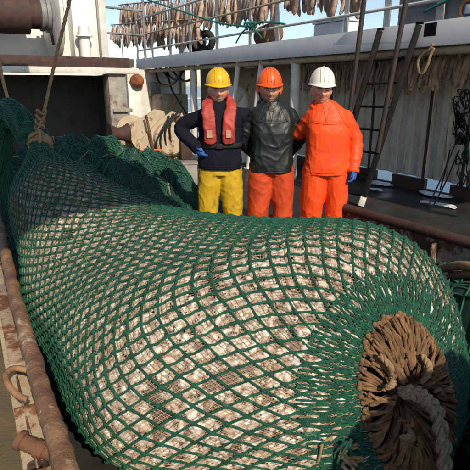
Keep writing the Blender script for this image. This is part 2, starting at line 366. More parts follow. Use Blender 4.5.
# sill with freeing ports: solid stretches between openings
pa = [(ship(at_b(u0, 190, WALLB))[0], ship(at_b(u1, 190, WALLB))[0]) for u0, u1 in ((391, 374), (450, 424))]
cuts = sorted([(min(x), max(x)) for x in pa]); cur = .2
for lo_, hi_ in cuts + [(edges[-1], edges[-1])]:
    part('sill_plate', MB().sbox(cur, lo_, WALLB-.01, WALLB+.06, 0, .2), 'rust_dark', hw); cur = hi_
for lo_, hi_ in cuts: part('sill_plate', MB().sbox(lo_, hi_, WALLB-.01, WALLB+.06, 0, .05), 'rust_dark', hw)
for (u, v, r, rr_, lab) in ((379, 183, .20, .4, 'long torn white plastic sheet by the wall behind the ladder'), (376, 189, .10, -.3, 'small white plastic scrap behind the ladder foot'), (437, 194, .24, .3, 'wide torn white plastic sheet under the hanging net'),
                       (427, 202, .09, .1, 'small white plastic scrap beside the trailing lines'), (446, 205, .13, -.2, 'crumpled white plastic piece below the hanging net')):
    c = at_z(u, v, .03); n = 12; m = MB(); vs_ = [c]
    for ring_ in (.5, 1):
        for k in range(n):
            x = 2*math.pi*k/n; q = r*ring_*(1+.45*mnoise.noise((x*1.7+u, ring_, 3))); vs_.append(c + (AV*math.cos(x+rr_)*1.3 + BV*math.sin(x+rr_)*.8)*q + ZV*(.03*mnoise.noise((x*2, ring_*3, u))))
    m.add(vs_, [(0, 1+k, 1+(k+1) % n) for k in range(n)] + [(1+k, 1+n+k, 1+n+(k+1) % n, 1+(k+1) % n) for k in range(n)])
    o = tag(link('plastic_sheet', m.mesh('plastic_sheet', 'white_plastic', False)), lab, 'plastic sheet', 'white plastic scraps under the walkway')
    o.modifiers.new('thick', 'SOLIDIFY').thickness = .006
# ------------------------------------------------------------------ ladder hung on the gallery edge
foot_r = at_z(361, 206, .02); h_r = at_b(419, 25, GALB-.03); h_l = at_b(380, 31, GALB-.03); foot_l = foot_r + (h_l-h_r); foot_l.z = .02
lad = thing('steel_ladder', foot_r, 'black rusty steel ladder hooked over the white walkway edge', 'ladder')
for h, ft in ((h_r, foot_r), (h_l, foot_l)):
    part('stile', MB().bar(ft, h, .085, .075), 'black_steel', lad, bev=.006)
    part('stile_foot', MB().bar(ft + (h-ft)*.004, ft + (h-ft)*.06, .092, .082), 'white_paint', lad, bev=.004)
    part('hook_bar', MB().bar(h + ZV*.022 - BV*.01, h + BV*.16 + ZV*.03, .095, .03), 'black_steel', lad, bev=.004)
part('hook_plate', MB().sbox(ship(h_r)[0]-.24, ship(h_r)[0]-.07, GALB-.012, GALB-.002, h_r.z-.14, h_r.z+.01), 'black_steel', lad)
for f in (.06, .19, .32, .45, .58, .71, .84):
    part('rung', MB().tube([foot_l + (h_l-foot_l)*f, foot_r + (h_r-foot_r)*f], .017, 8), 'black_steel', lad)
for (u0, v0, f, h, ft) in ((409, -14, .33, h_r, foot_r), (366, -14, .36, h_l, foot_l)):
    lo_ = ft + (h-ft)*f - BV*.05 - AV*.03; part('hand_pole', MB().tube([lo_, at_b(u0, v0, GALB-.32)], .032, 10), 'stile', lad)
# ------------------------------------------------------------------ deckhouse at the far left
DA = 11.55
dh = thing('deckhouse', W(DA, 1.5, 0), 'white deckhouse with rust edged roof over a dark open bay, behind the green nets', 'deckhouse')
zb, zt = at_a(60, 73, DA).z, at_a(60, 56, DA).z; zm = zb + (zt-zb)*.36
part('roof_edge', MB().sbox(DA, DA+.08, -4, 4.05, zm, zt), 'rust_dark', dh, bev=.01)
part('roof_flange', MB().sbox(DA-.06, DA+.10, -4, 4.25, zb, zm), 'white_streak', dh, bev=.01)
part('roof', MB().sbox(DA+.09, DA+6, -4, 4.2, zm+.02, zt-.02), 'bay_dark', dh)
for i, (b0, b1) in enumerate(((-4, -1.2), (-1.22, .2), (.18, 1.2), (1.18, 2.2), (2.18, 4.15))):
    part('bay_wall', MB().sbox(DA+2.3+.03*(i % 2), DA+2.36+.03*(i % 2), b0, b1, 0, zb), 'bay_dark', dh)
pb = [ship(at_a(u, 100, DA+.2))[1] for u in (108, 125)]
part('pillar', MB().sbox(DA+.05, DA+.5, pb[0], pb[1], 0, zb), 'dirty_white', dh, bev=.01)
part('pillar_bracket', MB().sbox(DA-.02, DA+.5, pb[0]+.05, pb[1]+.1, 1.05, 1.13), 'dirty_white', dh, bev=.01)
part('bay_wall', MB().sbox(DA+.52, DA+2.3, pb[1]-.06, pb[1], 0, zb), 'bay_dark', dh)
# superstructure on the roof
def bspan(u0, u1, v, a): return ship(at_a(u0, v, a))[1], ship(at_a(u1, v, a))[1]
b0, b1 = bspan(-60, 55, 40, DA+1.6)
part('upper_wall', MB().sbox(DA+1.6, DA+1.7, b0, b1, zt, zt+3), 'white_clean', dh)
b0, b1 = bspan(74, 100, 40, DA+.5)
part('upper_house', MB().sbox(DA+.5, DA+2.6, b0, b1, zt-.02, zt+3.2), 'white_clean', dh, bev=.02)
part('upper_house', MB().sbox(DA+.9, DA+2.4, b0-.35, b0+.002, zt-.02, zt+3.2), 'white_clean', dh, bev=.02)
p = at_a(85, 45, DA+.30); vb = ship(p)[1]
part('vent_pipe', MB().lathe([(.12, 0), (.12, .46), (.19, .46), (.19, .49), (.12, .49), (.12, .68)], W(DA+.30, vb, zt-.02), n=20), 'white_clean', dh)
p = at_a(103, 30, DA+.3); b0 = ship(p)[1]
part('corner_column', MB().sbox(DA+.25, DA+.40, b0-.08, b0+.08, zt-.02, zt+3), 'white_streak', dh, bev=.01)
for z in (.55, 1.1, 1.5):
    part('guard_bar', MB().tube([W(DA+.3, b0, zt+z), W(DA+.3, b0+1.0, zt+z*.98)], .028, 8), 'grey_paint', dh)
part('guard_post', MB().tube([W(DA+.3, b0+1.0, zt-.02), W(DA+.3, b0+1.0, zt+1.6)], .03, 8), 'grey_paint', dh)
# net drum
dr = thing('net_drum', W(DA+.55, -1.0, zt), 'rust brown winch drum with pale steel end flange on the deckhouse roof', 'winch drum')
def ub(u): return ship(at_a(u, 15, DA+.5))[1]
zc = at_a(20, 13, DA+.5).z
part('drum_barrel', MB().lathe([(.42, ub(-60)), (.42, ub(28))], W(DA+.55, 0, zc), BV, 32), 'rust_dark', dr)
part('drum_shaft', MB().lathe([(.30, ub(28)-.02), (.30, ub(41))], W(DA+.55, 0, zc), BV, 28), 'rust_dark', dr)
part('drum_hub', MB().lathe([(.30, ub(39.5)), (.34, ub(40)), (.34, ub(43)), (.31, ub(43.3)), (.31, ub(45)), (.36, ub(45.3)), (.36, ub(49)), (.3, ub(50))], W(DA+.55, 0, zc), BV, 28), 'grey_paint', dr)
part('end_flange', MB().lathe([(.2, ub(49.5)), (.94, ub(50)), (.98, ub(51)), (.98, ub(54)), (.94, ub(55)), (.2, ub(55.5))], W(DA+.55, 0, zc), BV, 48), 'white_streak', dr)
part('drum_bracket', MB().sbox(DA+.3, DA+.8, ub(51), ub(53), zt, zc-.3), 'rust', dr)
part('drum_bracket', MB().sbox(DA+.3, DA+.8, ub(-50), ub(-45), zt, zc-.3), 'rust', dr)
part('shackle', MB().tube([W(DA+.28, ub(46), zc-.28), W(DA+.2, ub(47), zc-.45), W(DA+.26, ub(48), zc-.62)], .03, 8), 'black_steel', dr)

# ------------------------------------------------------------------ lit bay beyond: bulkhead, winch, life ring
BA = 13.9
bk = thing('far_bulkhead', W(BA, 5, 0), 'sunlit white cabin bulkhead beyond the winch under the walkway', 'bulkhead')
b0, b1 = bspan(118, 181, 95, BA)
part('bulkhead_plate', MB().sbox(BA, BA+.06, b0, b1, 0, FB-.03), 'white_streak', bk)
part('corner_post', MB().sbox(BA-.1, BA+.08, b1-.02, b1+.12, 0, FB-.03), 'beige_paint', bk)
b2, b3 = bspan(148, 158, 85, BA)
part('meter_box', MB().sbox(BA-.2, BA-.002, b2, b3, at_a(150, 96, BA).z, at_a(150, 82, BA).z), 'grey_paint', bk, bev=.02)
b2, b3 = bspan(126, 140, 95, BA)
part('white_door', MB().sbox(BA-.05, BA-.002, b2, b3, .1, at_a(133, 84, BA).z), 'white_clean', bk, bev=.01)
b2, b3 = bspan(151, 178, 95, BA)
part('cream_locker', MB().sbox(BA-.7, BA-.01, b2, b3, 0, at_a(160, 94, BA-.5).z), 'beige_paint', bk, bev=.03)
lr = at_a(137, 81, BA-.12)
t = thing('net_float', lr, 'round rusty orange float hanging in front of the far bulkhead', 'float')
part('float_ball', MB().ell(lr, (.2, .2, .19), 22, 14), 'float_orange', t)
part('float_lug', MB().tube([lr + ZV*.17 + (BV*math.cos(q) + ZV*math.sin(q))*.05 for q in np.linspace(0, 6.28, 15)[:-1]], .018, 6, closed=True), 'rust', t)
part('float_line', MB().tube([lr + ZV*.21, lr + ZV*.45], .012, 6), 'rope_tan', t)
# winch
wa = 9.6
wp = at_a(155, 130, wa); wb = ship(wp)[1]
wn = thing('deck_winch', W(wa, wb, 0), 'beige rusty deck winch with open drum and side plate under the walkway', 'winch')
def side_plate(a, bq, s):
    m = MB(); prof = [(-.55, 0), (.5, 0), (.5, .9), (.42, 1.12), (.2, 1.16), (-.1, .98), (-.5, .62), (-.55, .4)]
    vs_ = [W(a + x*.0 + 0, bq + 0, z) for x, z in prof]
    vs_ = [W(a + s, bq + x, z) for x, z in prof] + [W(a + s + .05, bq + x, z) for x, z in prof]; n = len(prof)
    return m.add(vs_, [tuple(range(n))[::-1], tuple(range(n, 2*n))] + [(i, (i+1) % n, n+(i+1) % n, n+i) for i in range(n)])
part('side_plate', side_plate(wa, wb+.05, -.35), 'beige_paint', wn)
part('side_plate', side_plate(wa, wb+.05, .6), 'beige_paint', wn)
part('rope_drum', MB().lathe([(.34, -.3), (.34, -.28), (.2, -.27), (.2, .55), (.34, .56), (.34, .6)], W(wa, wb-.3, .72), AV, 26), 'beige_paint', wn)
part('gear_case', MB().lathe([(.3, -.5), (.34, -.46), (.34, -.36), (.1, -.35)], W(wa, wb+.15, .62), AV, 26), 'beige_paint', wn)
part('bearing_cap', MB().lathe([(.07, -.42), (.09, -.40), (.09, -.35)], W(wa, wb+.38, .98), AV, 16), 'rust', wn)
part('warping_head', MB().lathe([(.2, -.1), (.14, .0), (.12, .12), (.2, .26), (.22, .28)], W(wa-.2, wb-.75, .75), BV*-1, 22), 'rust_dark', wn)
part('base_frame', MB().sbox(wa-.5, wa+.8, wb-.7, wb+.6, 0.002, .12), 'rust', wn)
part('brake_lever', MB().tube([W(wa-.42, wb-.2, .3), W(wa-.45, wb-.35, 1.1)], .025, 8), 'rust', wn)
part('orange_guard', MB().sbox(wa-.55, wa-.45, wb-.55, wb-.1, .32, .45), 'lifering', wn, bev=.02)
for k in range(12):
    q = k*math.pi/6; part('bolt', MB().lathe([(.018, -.49), (.018, -.47), (.024, -.47), (.024, -.45)], W(wa, wb+.15, .62) + (BV*math.cos(q) + ZV*math.sin(q))*.29, AV, 6), 'rust', wn)
for k in range(4): part('hydraulic_hose', MB().tube(smooth_path([W(wa-.4, wb-.15+.12*k, .2), W(wa-.55, wb-.2+.1*k, .6+.1*k), W(wa-.5, wb+.1+.1*k, 1.05+.05*k), W(wa, wb+.2+.08*k, .95)], 18), .02, 7), 'cable', wn)
part('control_valve', MB().sbox(wa-.62, wa-.5, wb+.3, wb+.52, .2, .62), 'rust_dark', wn, bev=.015)
# rail at the stern opening
sr = thing('side_railing', W(15.5, 6.5, 0), 'white guard rail at the ship side in front of the sea', 'railing')
q0, q1 = at_a(176, 96, 14.6), at_a(205, 96, 14.6); bb0, bb1 = ship(q0)[1], ship(q1)[1]
for z in (.35, .8, 1.25): part('railing_bar', MB().tube([W(14.6, bb0, z), W(14.6, bb1, z)], .03, 8), 'white_clean', sr)
for k in range(4): part('railing_post', MB().tube([W(14.6, bb0+(bb1-bb0)*k/3, 0), W(14.6, bb0+(bb1-bb0)*k/3, 1.26)], .03, 8), 'white_clean', sr)
# black cables looping under the walkway
for k, (pts, lab) in enumerate((
    ([(156, 66), (157, 78), (162, 85), (172, 84), (180, 76), (182, 68)], 'black cable hanging in a wide loop under the walkway'),
    ([(160, 67), (168, 78), (172, 90), (180, 104), (186, 113)], 'long black cable slanting down from the walkway toward the sea opening'),
    ([(166, 66), (168, 74), (174, 79), (181, 74), (186, 68)], 'short black cable bunched tight under the walkway beams'),
    ([(170, 67), (177, 76), (184, 81), (191, 79), (193, 70)], 'black cable sagging against the white walkway post'))):
    P = smooth_path([at_b(u, v, GALB+.25+.05*k) for u, v in pts], 26)
    tag(link('cable', MB().tube(P, .03 if k else .035, 8).mesh('cable', 'cable', True)), lab, 'cable', 'cables under the walkway')
# white struts behind the crew
for (u0, v0, u1, v1, lab) in ((222, 58, 213, 170, 'white slanted steel strut behind the yellow helmet'), (239, 58, 226, 170, 'white slanted steel strut between yellow and orange helmets'),
                              (263, 52, 246, 185, 'dirty white slanted ladder stile beside the orange helmet')):
    p, q = at_b(u0, v0, GALB+.12), at_b(u1, v1, GALB+.12); dd = (q-p).normalized(); q = p + dd*((p.z)/-dd.z)
    t = thing('steel_strut', q, lab, 'strut', 'white struts under the walkway')
    part('tube', MB().tube([p, q], .05, 12), 'white_paint', t)
    part('end_plate', MB().lathe([(.10, 0.001), (.10, .012)], (q.x, q.y, 0), n=14), 'white_paint', t)
p = at_b(240, 98, GALB+.45); 
t = thing('ventilator', (p.x, p.y, 0), 'white curved ventilator cowl behind the crew', 'ventilator')
cp_ = [Vector((p.x, p.y, 0)), Vector((p.x, p.y, 1.1)), p + ZV*-.10, p + ZV*.08 - BV*.05, p - BV*.3 + ZV*.05 - AV*.1]
part('cowl', MB().tube(smooth_path(cp_, 24), .19, 20), 'white_clean', t)
part('cowl_rim', MB().lathe([(.20, -.02), (.215, 0), (.20, .02)], cp_[-1], cp_[-1]-cp_[-2], 20), 'white_paint', t)

# ------------------------------------------------------------------ shore of gear on the walkway
p = at_b(268, 33, GALB+.5)
t = thing('coiled_roll', p, 'brown roll of old rope lying on the walkway', 'roll')
m = MB()
for k in range(9): m.lathe([(.17, -.36+k*.08), (.20, -.34+k*.08), (.20, -.31+k*.08), (.17, -.29+k*.08)], (p.x, p.y, FT+.20), AV+BV*.3, 20)
part('coil', m, 'sack', t)
for u, v, r, lab in ((196, 38, .30, 'black tyre fender on the walkway beside the white drum'), (206, 36, .26, 'black tyre fender leaning behind another on the walkway')):
    p = at_b(u, v, GALB+.45); c = Vector((p.x, p.y, FT+r))
    t = thing('tyre_fender', (p.x, p.y, FT), lab, 'tyre', 'tyre fenders on the walkway')
    ax = (BV + AV*.5).normalized(); x = ax.cross(ZV).normalized()
    part('tyre', MB().tube([c + (x*math.cos(q) + ZV*math.sin(q))*(r*.68) for q in np.linspace(0, 2*math.pi, 29)[:-1]], r*.31, 10, closed=True), 'tyre', t)
p = at_b(188, 20, GALB+.7)
t = thing('white_drum', (p.x, p.y, FT), 'white plastic drum standing on the walkway behind hanging fish', 'drum')
part('drum_shell', MB().lathe([(.25, 0), (.27, .02), (.27, .3), (.285, .32), (.27, .34), (.27, .62), (.285, .64), (.27, .66), (.27, .88), (.24, .92)], (p.x, p.y, FT), n=26), 'white_plastic', t)
part('drum_lid', MB().lathe([(.05, .92), (.05, .95)], (p.x+.1, p.y, FT), n=12), 'white_plastic', t)
p = at_b(330, 22, GALB+.35); a = ship(p)[0]
t = thing('fish_bin', (p.x, p.y, FT), 'pale blue plastic fish bin on the walkway', 'bin')
part('bin_body', MB().sbox(a-.35, a+.35, GALB+.3, GALB+.75, FT, FT+.22), 'white_plastic', t, bev=.03)
part('bin_rim', MB().sbox(a-.37, a+.37, GALB+.28, GALB+.77, FT+.221, FT+.26), 'white_plastic', t, bev=.015)
# teal rope lashed along the railing
P = smooth_path([at_b(u, v, GALB-.05) for u, v in ((128, -6), (160, 4), (190, 14), (215, 22), (240, 26), (252, 26), (262, 22), (285, 24))], 40)
t = thing('teal_rope', P[0], 'teal green rope lashed to the walkway railing', 'rope')
part('rope_run', MB().tube(P, .018, 8), 'rope_teal', t)
for k in range(3):
    c = at_b(247+k*3, 26, GALB-.02); part('lashing_turn', MB().tube([c + (AV*math.cos(q)*.07 + ZV*math.sin(q)*.06 - BV*.03*math.sin(q*2)) for q in np.linspace(0, 6.28, 17)[:-1]], .02, 6, closed=True), 'rope_teal', t)
part('rope_tail', MB().tube(smooth_path([at_b(248, 27, GALB-.06), at_b(241, 34, GALB-.05), at_b(236, 43, GALB-.05)], 10), .015, 6), 'rope_teal', t)
part('rope_tail', MB().tube(smooth_path([at_b(252, 27, GALB-.06), at_b(258, 33, GALB-.05), at_b(262, 38, GALB-.05)], 10), .015, 6), 'rope_teal', t)
P = smooth_path([at_b(u, v, GALB-.05) for u, v in ((424, 12), (440, 4), (458, -4), (480, -14))], 20)
tag(link('teal_rope', MB().tube(P, .018, 8).mesh('teal_rope', 'rope_teal', True)), 'short teal rope strung above the grey weather board', 'rope')
c = at_b(468, 9, GALB+.085)
t = thing('round_badge', c, 'round blue badge with orange rim on the grey weather board', 'badge')
part('badge_disc', MB().lathe([(.085, -.012), (.085, 0.0)], c, -BV, 28), 'emblem_blue', t)
part('badge_rim', MB().lathe([(.083, -.012), (.11, -.012), (.11, .004), (.083, .004)], c, -BV, 28, close=True), 'emblem_orange', t)
part('badge_mark', MB().obox(c - BV*.003 , AV*.035, BV*.003, ZV*.05), 'white_plastic', t, bev=.002)

# ------------------------------------------------------------------ dried fish hanging in rows
def dried_fish_mesh(seed):
    rg = random.Random(seed); m = MB(); n = 8; rows = []
    prof = [(0, .010, .008), (.06, .012, .008), (.14, .022, .014), (.30, .034, .020), (.52, .040, .024), (.72, .040, .024), (.86, .034, .024), (.95, .020, .016), (1.0, .006, .006)]
    bx, by = rg.uniform(-.03, .03), rg.uniform(-.03, .03); vs_ = []
    for t_, rx, ry in prof:
        cx, cy = bx*math.sin(t_*3.1), by*math.sin(t_*2.6)
        for k in range(n):
            an = 2*math.pi*k/n; w = 1 + rg.uniform(-.18, .18); vs_.append((cx+rx*math.cos(an)*w, cy+ry*math.sin(an)*w, -t_*.46))
    fs = [(i*n+k, i*n+(k+1) % n, (i+1)*n+(k+1) % n, (i+1)*n+k) for i in range(len(prof)-1) for k in range(n)]
    fs += [tuple(range(n)), tuple(range((len(prof)-1)*n, len(prof)*n))[::-1]]
    m.add(vs_, fs); m.add([(-.004, -.004, .05), (.004, -.004, .05), (.004, .004, .05), (-.004, .004, .05), (-.006, -.006, -.03), (.006, -.006, -.03), (.006, .006, -.03), (-.006, .006, -.03)],
                         [(0, 1, 2, 3), (0, 4, 5, 1), (1, 5, 6, 2), (2, 6, 7, 3), (3, 7, 4, 0)])
    return m.mesh('dried_fish', 'dry_fish', True)
DF = [dried_fish_mesh(k) for k in range(7)]
def fish_row(p, q, n, label, group, sc=1.0, jit=.03, rod=True):
    p, q = Vector(p), Vector(q); d_ = (q-p).normalized()
    if rod:
        r = MB().tube([p - d_*.15 + ZV*.03, q + d_*.15 + ZV*.03], .014, 6)
        tag(link('drying_rod', r.mesh('drying_rod', 'rope_tan', True)), 'thin rod carrying the ' + group, 'rod', 'rods for the '+group)
    for k in range(n):
        o = link('dried_fish', DF[random.randrange(7)])
        o.location = p + (q-p)*((k+.5+random.uniform(-.25, .25))/n) + Vector((0, 0, random.uniform(-jit, .01)))
        o.rotation_euler = (random.uniform(-.2, .2), random.uniform(-.2, .2), random.uniform(0, 6.28))
        s = sc*random.uniform(.68, 1.2); o.scale = (s*random.uniform(.9, 1.5), s*random.uniform(.9, 1.5), s)
        tag(o, label, 'dried fish', group)
BR = GALB+.28
fish_row(at_b(120, 6, BR), at_b(214, -3, BR), 66, 'brown dried fish in the long row above the walkway railing', 'fish above the walkway railing', 1.3)
fish_row(at_b(215, -3, BR), at_b(279, -13, BR), 42, 'brown dried fish in the long row above the walkway railing', 'fish above the walkway railing', 1.25, rod=True)
fish_row(at_b(284, -15, BR), at_b(368, -24, BR), 38, 'brown dried fish in the long row above the walkway railing', 'fish above the walkway railing', 1.08)
fish_row(at_b(112, 26, BR-.1), at_b(199, 20, BR-.1), 54, 'dark dried fish in the lower row at railing height', 'fish at railing height', 1.25)
BU = GALB+.42
fish_row(at_b(404, 58, BU), at_b(486, 48, BU), 48, 'dried fish hanging under the walkway right of the ladder', 'fish under the walkway right of the ladder', .80, .10)
fish_row(at_b(300, 66, BU+.3), at_b(402, 62, BU+.3), 46, 'dark dried fish hanging under the walkway behind the ladder', 'fish under the walkway behind the ladder', .85, .10)

# ------------------------------------------------------------------ hanging rope and net bundle at far right
HB = WALLB-.35
t = thing('hanging_net_bundle', at_b(460, 190, HB), 'tangled black and green net hanging on the corrugated wall', 'net bundle')
def tangle(cu, cv, ru, rv, n, r, mtl, nm, seed, bq=HB):
    rg = random.Random(seed); m = MB()
    for k in range(n):
        pts = []; x, y = rg.uniform(-1, 1), rg.uniform(-1, 1)
        for j in range(7):
            x = max(-1, min(1, x + rg.uniform(-.8, .8))); y = max(-1, min(1, y + rg.uniform(-.6, .6)))
            pts.append(at_b(cu + x*ru, cv + y*rv, bq + rg.uniform(-.12, .12)))
        m.tube(smooth_path(pts, 26), r, 5)
    return part(nm, m, mtl, t)
tangle(461, 112, 8, 22, 12, .008, 'cable', 'net_cord', 3)
tangle(463, 128, 7, 16, 7, .016, 'cable', 'heavy_cord', 4)
tangle(462, 150, 6, 14, 9, .012, 'net_dark', 'green_cord', 5)
tangle(463, 175, 6, 16, 6, .009, 'cable', 'net_cord', 6)
for (u0, v0, u1, v1) in ((456, 142, 428, 207), (459, 150, 435, 203), (450, 150, 440, 190)):
    p, q = at_b(u0, v0, HB), at_b(u1, v1, HB-.45); q.z = max(q.z, .012)
    part('trailing_line', MB().tube(smooth_path([p, (p+q)/2 + ZV*-.05, q], 12), .011, 6), 'cable', t)
t = thing('hook_rope', at_b(431, 50, GALB-.04), 'pale rope hooked over the walkway edge beside the ladder', 'rope')
part('rope_hank', MB().tube(smooth_path([at_b(u, v, GALB-.04) for u, v in ((433, 44), (429, 50), (423, 54), (418, 62), (421, 74), (427, 66), (431, 54), (434, 48))], 30), .018, 6), 'rope_tan', t)
part('hook', MB().tube(smooth_path([at_b(u, v, GALB-.05) for u, v in ((400, 50), (396, 56), (399, 60), (403, 57))], 12), .02, 6), 'black_steel', t)

# ================================================================== FULL CODEND
SP = np.array([  # x, y, z, half width, half height
    (-1.69, 4.24, 1.19, .055, .055), (-1.66, 4.14, 1.10, .080, .09), (-1.57, 3.97, .97, .18, .17), (-1.40, 3.72, .80, .36, .29),
    (-1.09, 3.41, .60, .50, .38), (-.71, 3.07, .47, .71, .41), (-.32, 2.72, .455, .86, .445), (.02, 2.35, .485, .95, .48),
    (.30, 2.07, .515, .96, .515), (.52, 1.92, .515, .79, .505), (.64, 1.79, .48, .56, .45), (.685, 1.715, .455, .38, .385), (.70, 1.67, .445, .235, .322)])
NT = 400
TB = catmull(SP, NT)
Tg = np.gradient(TB[:, :3], axis=0); Tg /= np.linalg.norm(Tg, axis=1, keepdims=True)
SD = np.cross(Tg, [0, 0, 1.]); SD /= np.linalg.norm(SD, axis=1, keepdims=True); UP = np.cross(SD, Tg)
# turn the last sections towards the end opening
_e = np.array([.44, -.80, .42]); _e /= np.linalg.norm(_e)
_d = np.array([.72, -.69, 0.]); _t = np.arange(NT)/(NT-1)
_k1 = np.clip((_t-.12)/.28, 0, 1)[:, None]; _k1 = _k1*_k1*(3-2*_k1)
_k = np.clip((_t-.42)/.58, 0, 1)[:, None]; _k = _k*_k*(3-2*_k)
Tg = Tg*(1-_k1) + _d*_k1; Tg = Tg*(1-_k) + _e*_k; Tg /= np.linalg.norm(Tg, axis=1, keepdims=True)
SD = np.cross(Tg, [0, 0, 1.]); SD /= np.linalg.norm(SD, axis=1, keepdims=True); UP = np.cross(SD, Tg)
seg = np.linalg.norm(np.diff(TB[:, :3], axis=0), axis=1); ARC = np.concatenate([[0], np.cumsum(seg)])
circ = math.pi*(3*(TB[:, 3]+TB[:, 4]) - np.sqrt((3*TB[:, 3]+TB[:, 4])*(TB[:, 3]+3*TB[:, 4])))
NCOL = 50; BAR = .0645
meri = np.sqrt(np.gradient(ARC)**2 + np.gradient((TB[:, 3]+TB[:, 4])/2)**2)      # length along the skin
half = np.clip(circ/NCOL/2, 0, BAR*.93); stepl = np.sqrt(BAR**2 - half**2)
ROWF = np.concatenate([[0], np.cumsum(meri[1:]/stepl[1:])]); NROW = int(ROWF[-1]); ROWF = ROWF*(NROW/ROWF[-1])
def surf(row, colm, off=0.0):
    """skin of the bag at (row, column), pushed out by off"""
    t = np.interp(row, ROWF, np.arange(NT)); i = np.clip(t.astype(int), 0, NT-2); f = (t-i)[..., None]
    L_ = lambda A: A[i]*(1-f) + A[i+1]*f
    c = L_(TB[:, :3]); w = L_(TB[:, 3:4]); h = L_(TB[:, 4:5]); sd_ = L_(SD); up = L_(UP)
    ph = (colm/NCOL*2*np.pi + .35)[..., None]
    lump = (.007*np.sin(ph*3+row[..., None]*.12) + .005*np.sin(ph*5-row[..., None]*.19+1.3) + .004*np.sin(ph*2+row[..., None]*.26+.4))*np.clip(w/.8, 0, 1)
    cs, sn = np.cos(ph), np.sin(ph)
    P = c + sd_*cs*(w+lump)*(1+.17*np.clip(-sn, 0, 1)*np.clip(w-.5, 0, .4)/.4) + up*sn*(h+lump)
    g = sd_*cs*h + up*sn*w; g /= np.linalg.norm(g, axis=-1, keepdims=True)+1e-9
    off = np.asarray(off, float); P = P + g*(off[..., None] if off.ndim else off)
    z = P[..., 2]; P[..., 2] = np.where(z < .05, .03 + .02*np.tanh((z-.05)/.2) + off*.3, z)
    return P, g
def smooth_noise(P, s): return np.sin(P[..., 0]*s+1.7*np.sin(P[..., 1]*s*.7))*np.cos(P[..., 1]*s*1.1+P[..., 2]*s*.9)
cod = thing('trawl_codend', (-.1, 2.4, 0), 'bulging green trawl net bag packed with fish, lying across the deck', 'net bag')
# deterministic jitter so that crossing twines meet at their knots
def node_jit(row, colm):
    return .05*np.sin(row*1.9+colm*2.3) + .04*np.sin(row*.63-colm*1.37+2), .025*np.sin(row*1.3-colm*2.9+1) + .012*np.sin(row*.4+colm*.8)
def net_part(k, sub, off, r, ns, material, name, sag=0):
    js = np.arange(0, NROW*sub+1)/sub; parts_ = []
    for sg in (1, -1):
        c0_ = np.arange(NCOL*k)/k
        rows = np.broadcast_to(js[None, :], (len(c0_), len(js))).copy(); cols = c0_[:, None] + sg*rows/2
        dr, dc = node_jit(rows, np.mod(cols, NCOL)); fade = np.clip((NROW-rows)/6, 0, 1)
        wrap = np.clip(np.minimum(np.mod(cols, NCOL), NCOL-np.mod(cols, NCOL))/2, 0, 1)
        fr = np.abs((rows % 1) - .5)*2 if sub > 1 else 1
        P, g = surf(np.clip(rows+dr*fade*wrap, 0, NROW), cols+dc*fade*wrap, off - sag*(1-fr) + .004*np.sin(rows*3.1+cols*7))
        parts_.append(tubes_np(P, g, r, ns))
    return parts_
pp = net_part(1, 3, .012, .0051, 6, 'net_green', 'outer_netting', .006)
# second, thinner yarn running beside each twine (double twine)
pp2 = []
for v, q in pp: pp2.append((v, q))
js = np.arange(0, NROW+1); kn = []
U8 = MB().ell((0, 0, 0), (1, 1, 1), 7, 4); UV8 = np.array(U8.v)
U8f = [f if len(f) == 4 else (f[0], f[1], f[2], f[2]) for f in U8.f]
for j in js[:-1]:
    cols = np.arange(NCOL) + (.5 if j % 2 else 0); rows = np.full(NCOL, float(j))
    dr, dc = node_jit(rows, np.mod(cols, NCOL)); fade = np.clip((NROW-rows)/6, 0, 1); wrap = np.clip(np.minimum(np.mod(cols, NCOL), NCOL-np.mod(cols, NCOL))/2, 0, 1)
    P, g = surf(np.clip(rows+dr*fade*wrap, 0, NROW), cols+dc*fade*wrap, .0155)
    for p, n_ in zip(P, g):
        rot = Vector(n_).to_track_quat('Z', 'Y').to_matrix() @ Matrix.Rotation(random.uniform(0, 3), 3, 'Z')
        s = random.uniform(.8, 1.2); kn.append((UV8*np.array([.0108*s, .0084, .0070]))@np.array(rot).T + p)
KV = np.concatenate(kn); tri = np.array([f[:3] for f in U8f] + [(f[0], f[2], f[3]) for f in U8f if f[2] != f[3]])
KQ = (np.arange(len(kn))[:, None, None]*len(UV8) + tri[None]).reshape(-1, 3)
V, Q = cat_np(pp)
net = link('outer_netting', np_mesh('outer_netting', V, Q, 'net_green'), cod, 'stuff')
link('netting_knots', np_mesh('netting_knots', KV, KQ, 'net_green'), cod, 'stuff')
V, Q = cat_np(net_part(4, 4, .004, .0012, 3, 'inner_twine', 'inner_netting', 0))
link('inner_netting', np_mesh('inner_netting', V, Q, 'inner_twine'), cod, 'stuff')
# the catch
cr = np.linspace(0, NROW, 150); cc = np.linspace(0, NCOL, 129)[:-1]
Rr, Cc = np.meshgrid(cr, cc, indexing='ij'); P, g = surf(Rr, Cc, -.028)
P = np.where(TB[np.interp(cr, ROWF, np.arange(NT)).astype(int), 3][:, None, None] < .12, surf(Rr, Cc, -.012)[0], P)
idx = np.arange(P.shape[0]*P.shape[1]).reshape(P.shape[:2]); nx = np.roll(idx, -1, 1)
Q = np.stack([idx[:-1], nx[:-1], nx[1:], idx[1:]], -1).reshape(-1, 4)
FN = 9; FM = 5
fe = MB().ell((0, 0, 0), (1, 1, 1), FN, FM); FV = np.array(fe.v); 
ff = [f for f in fe.f]; ftri = []
for f in ff: ftri += [f[:3]] if len(f) == 3 else [f[:3], (f[0], f[2], f[3])]
ftri = np.array(ftri)
PAL = np.array([(.80, .75, .69), (.72, .61, .55), (.86, .83, .79), (.60, .46, .38), (.76, .63, .58), (.46, .35, .28), (.78, .70, .60), (.30, .22, .18), (.72, .70, .68)])
PW = np.array([.2, .12, .26, .08, .1, .06, .1, .03, .08])
NF = 25000
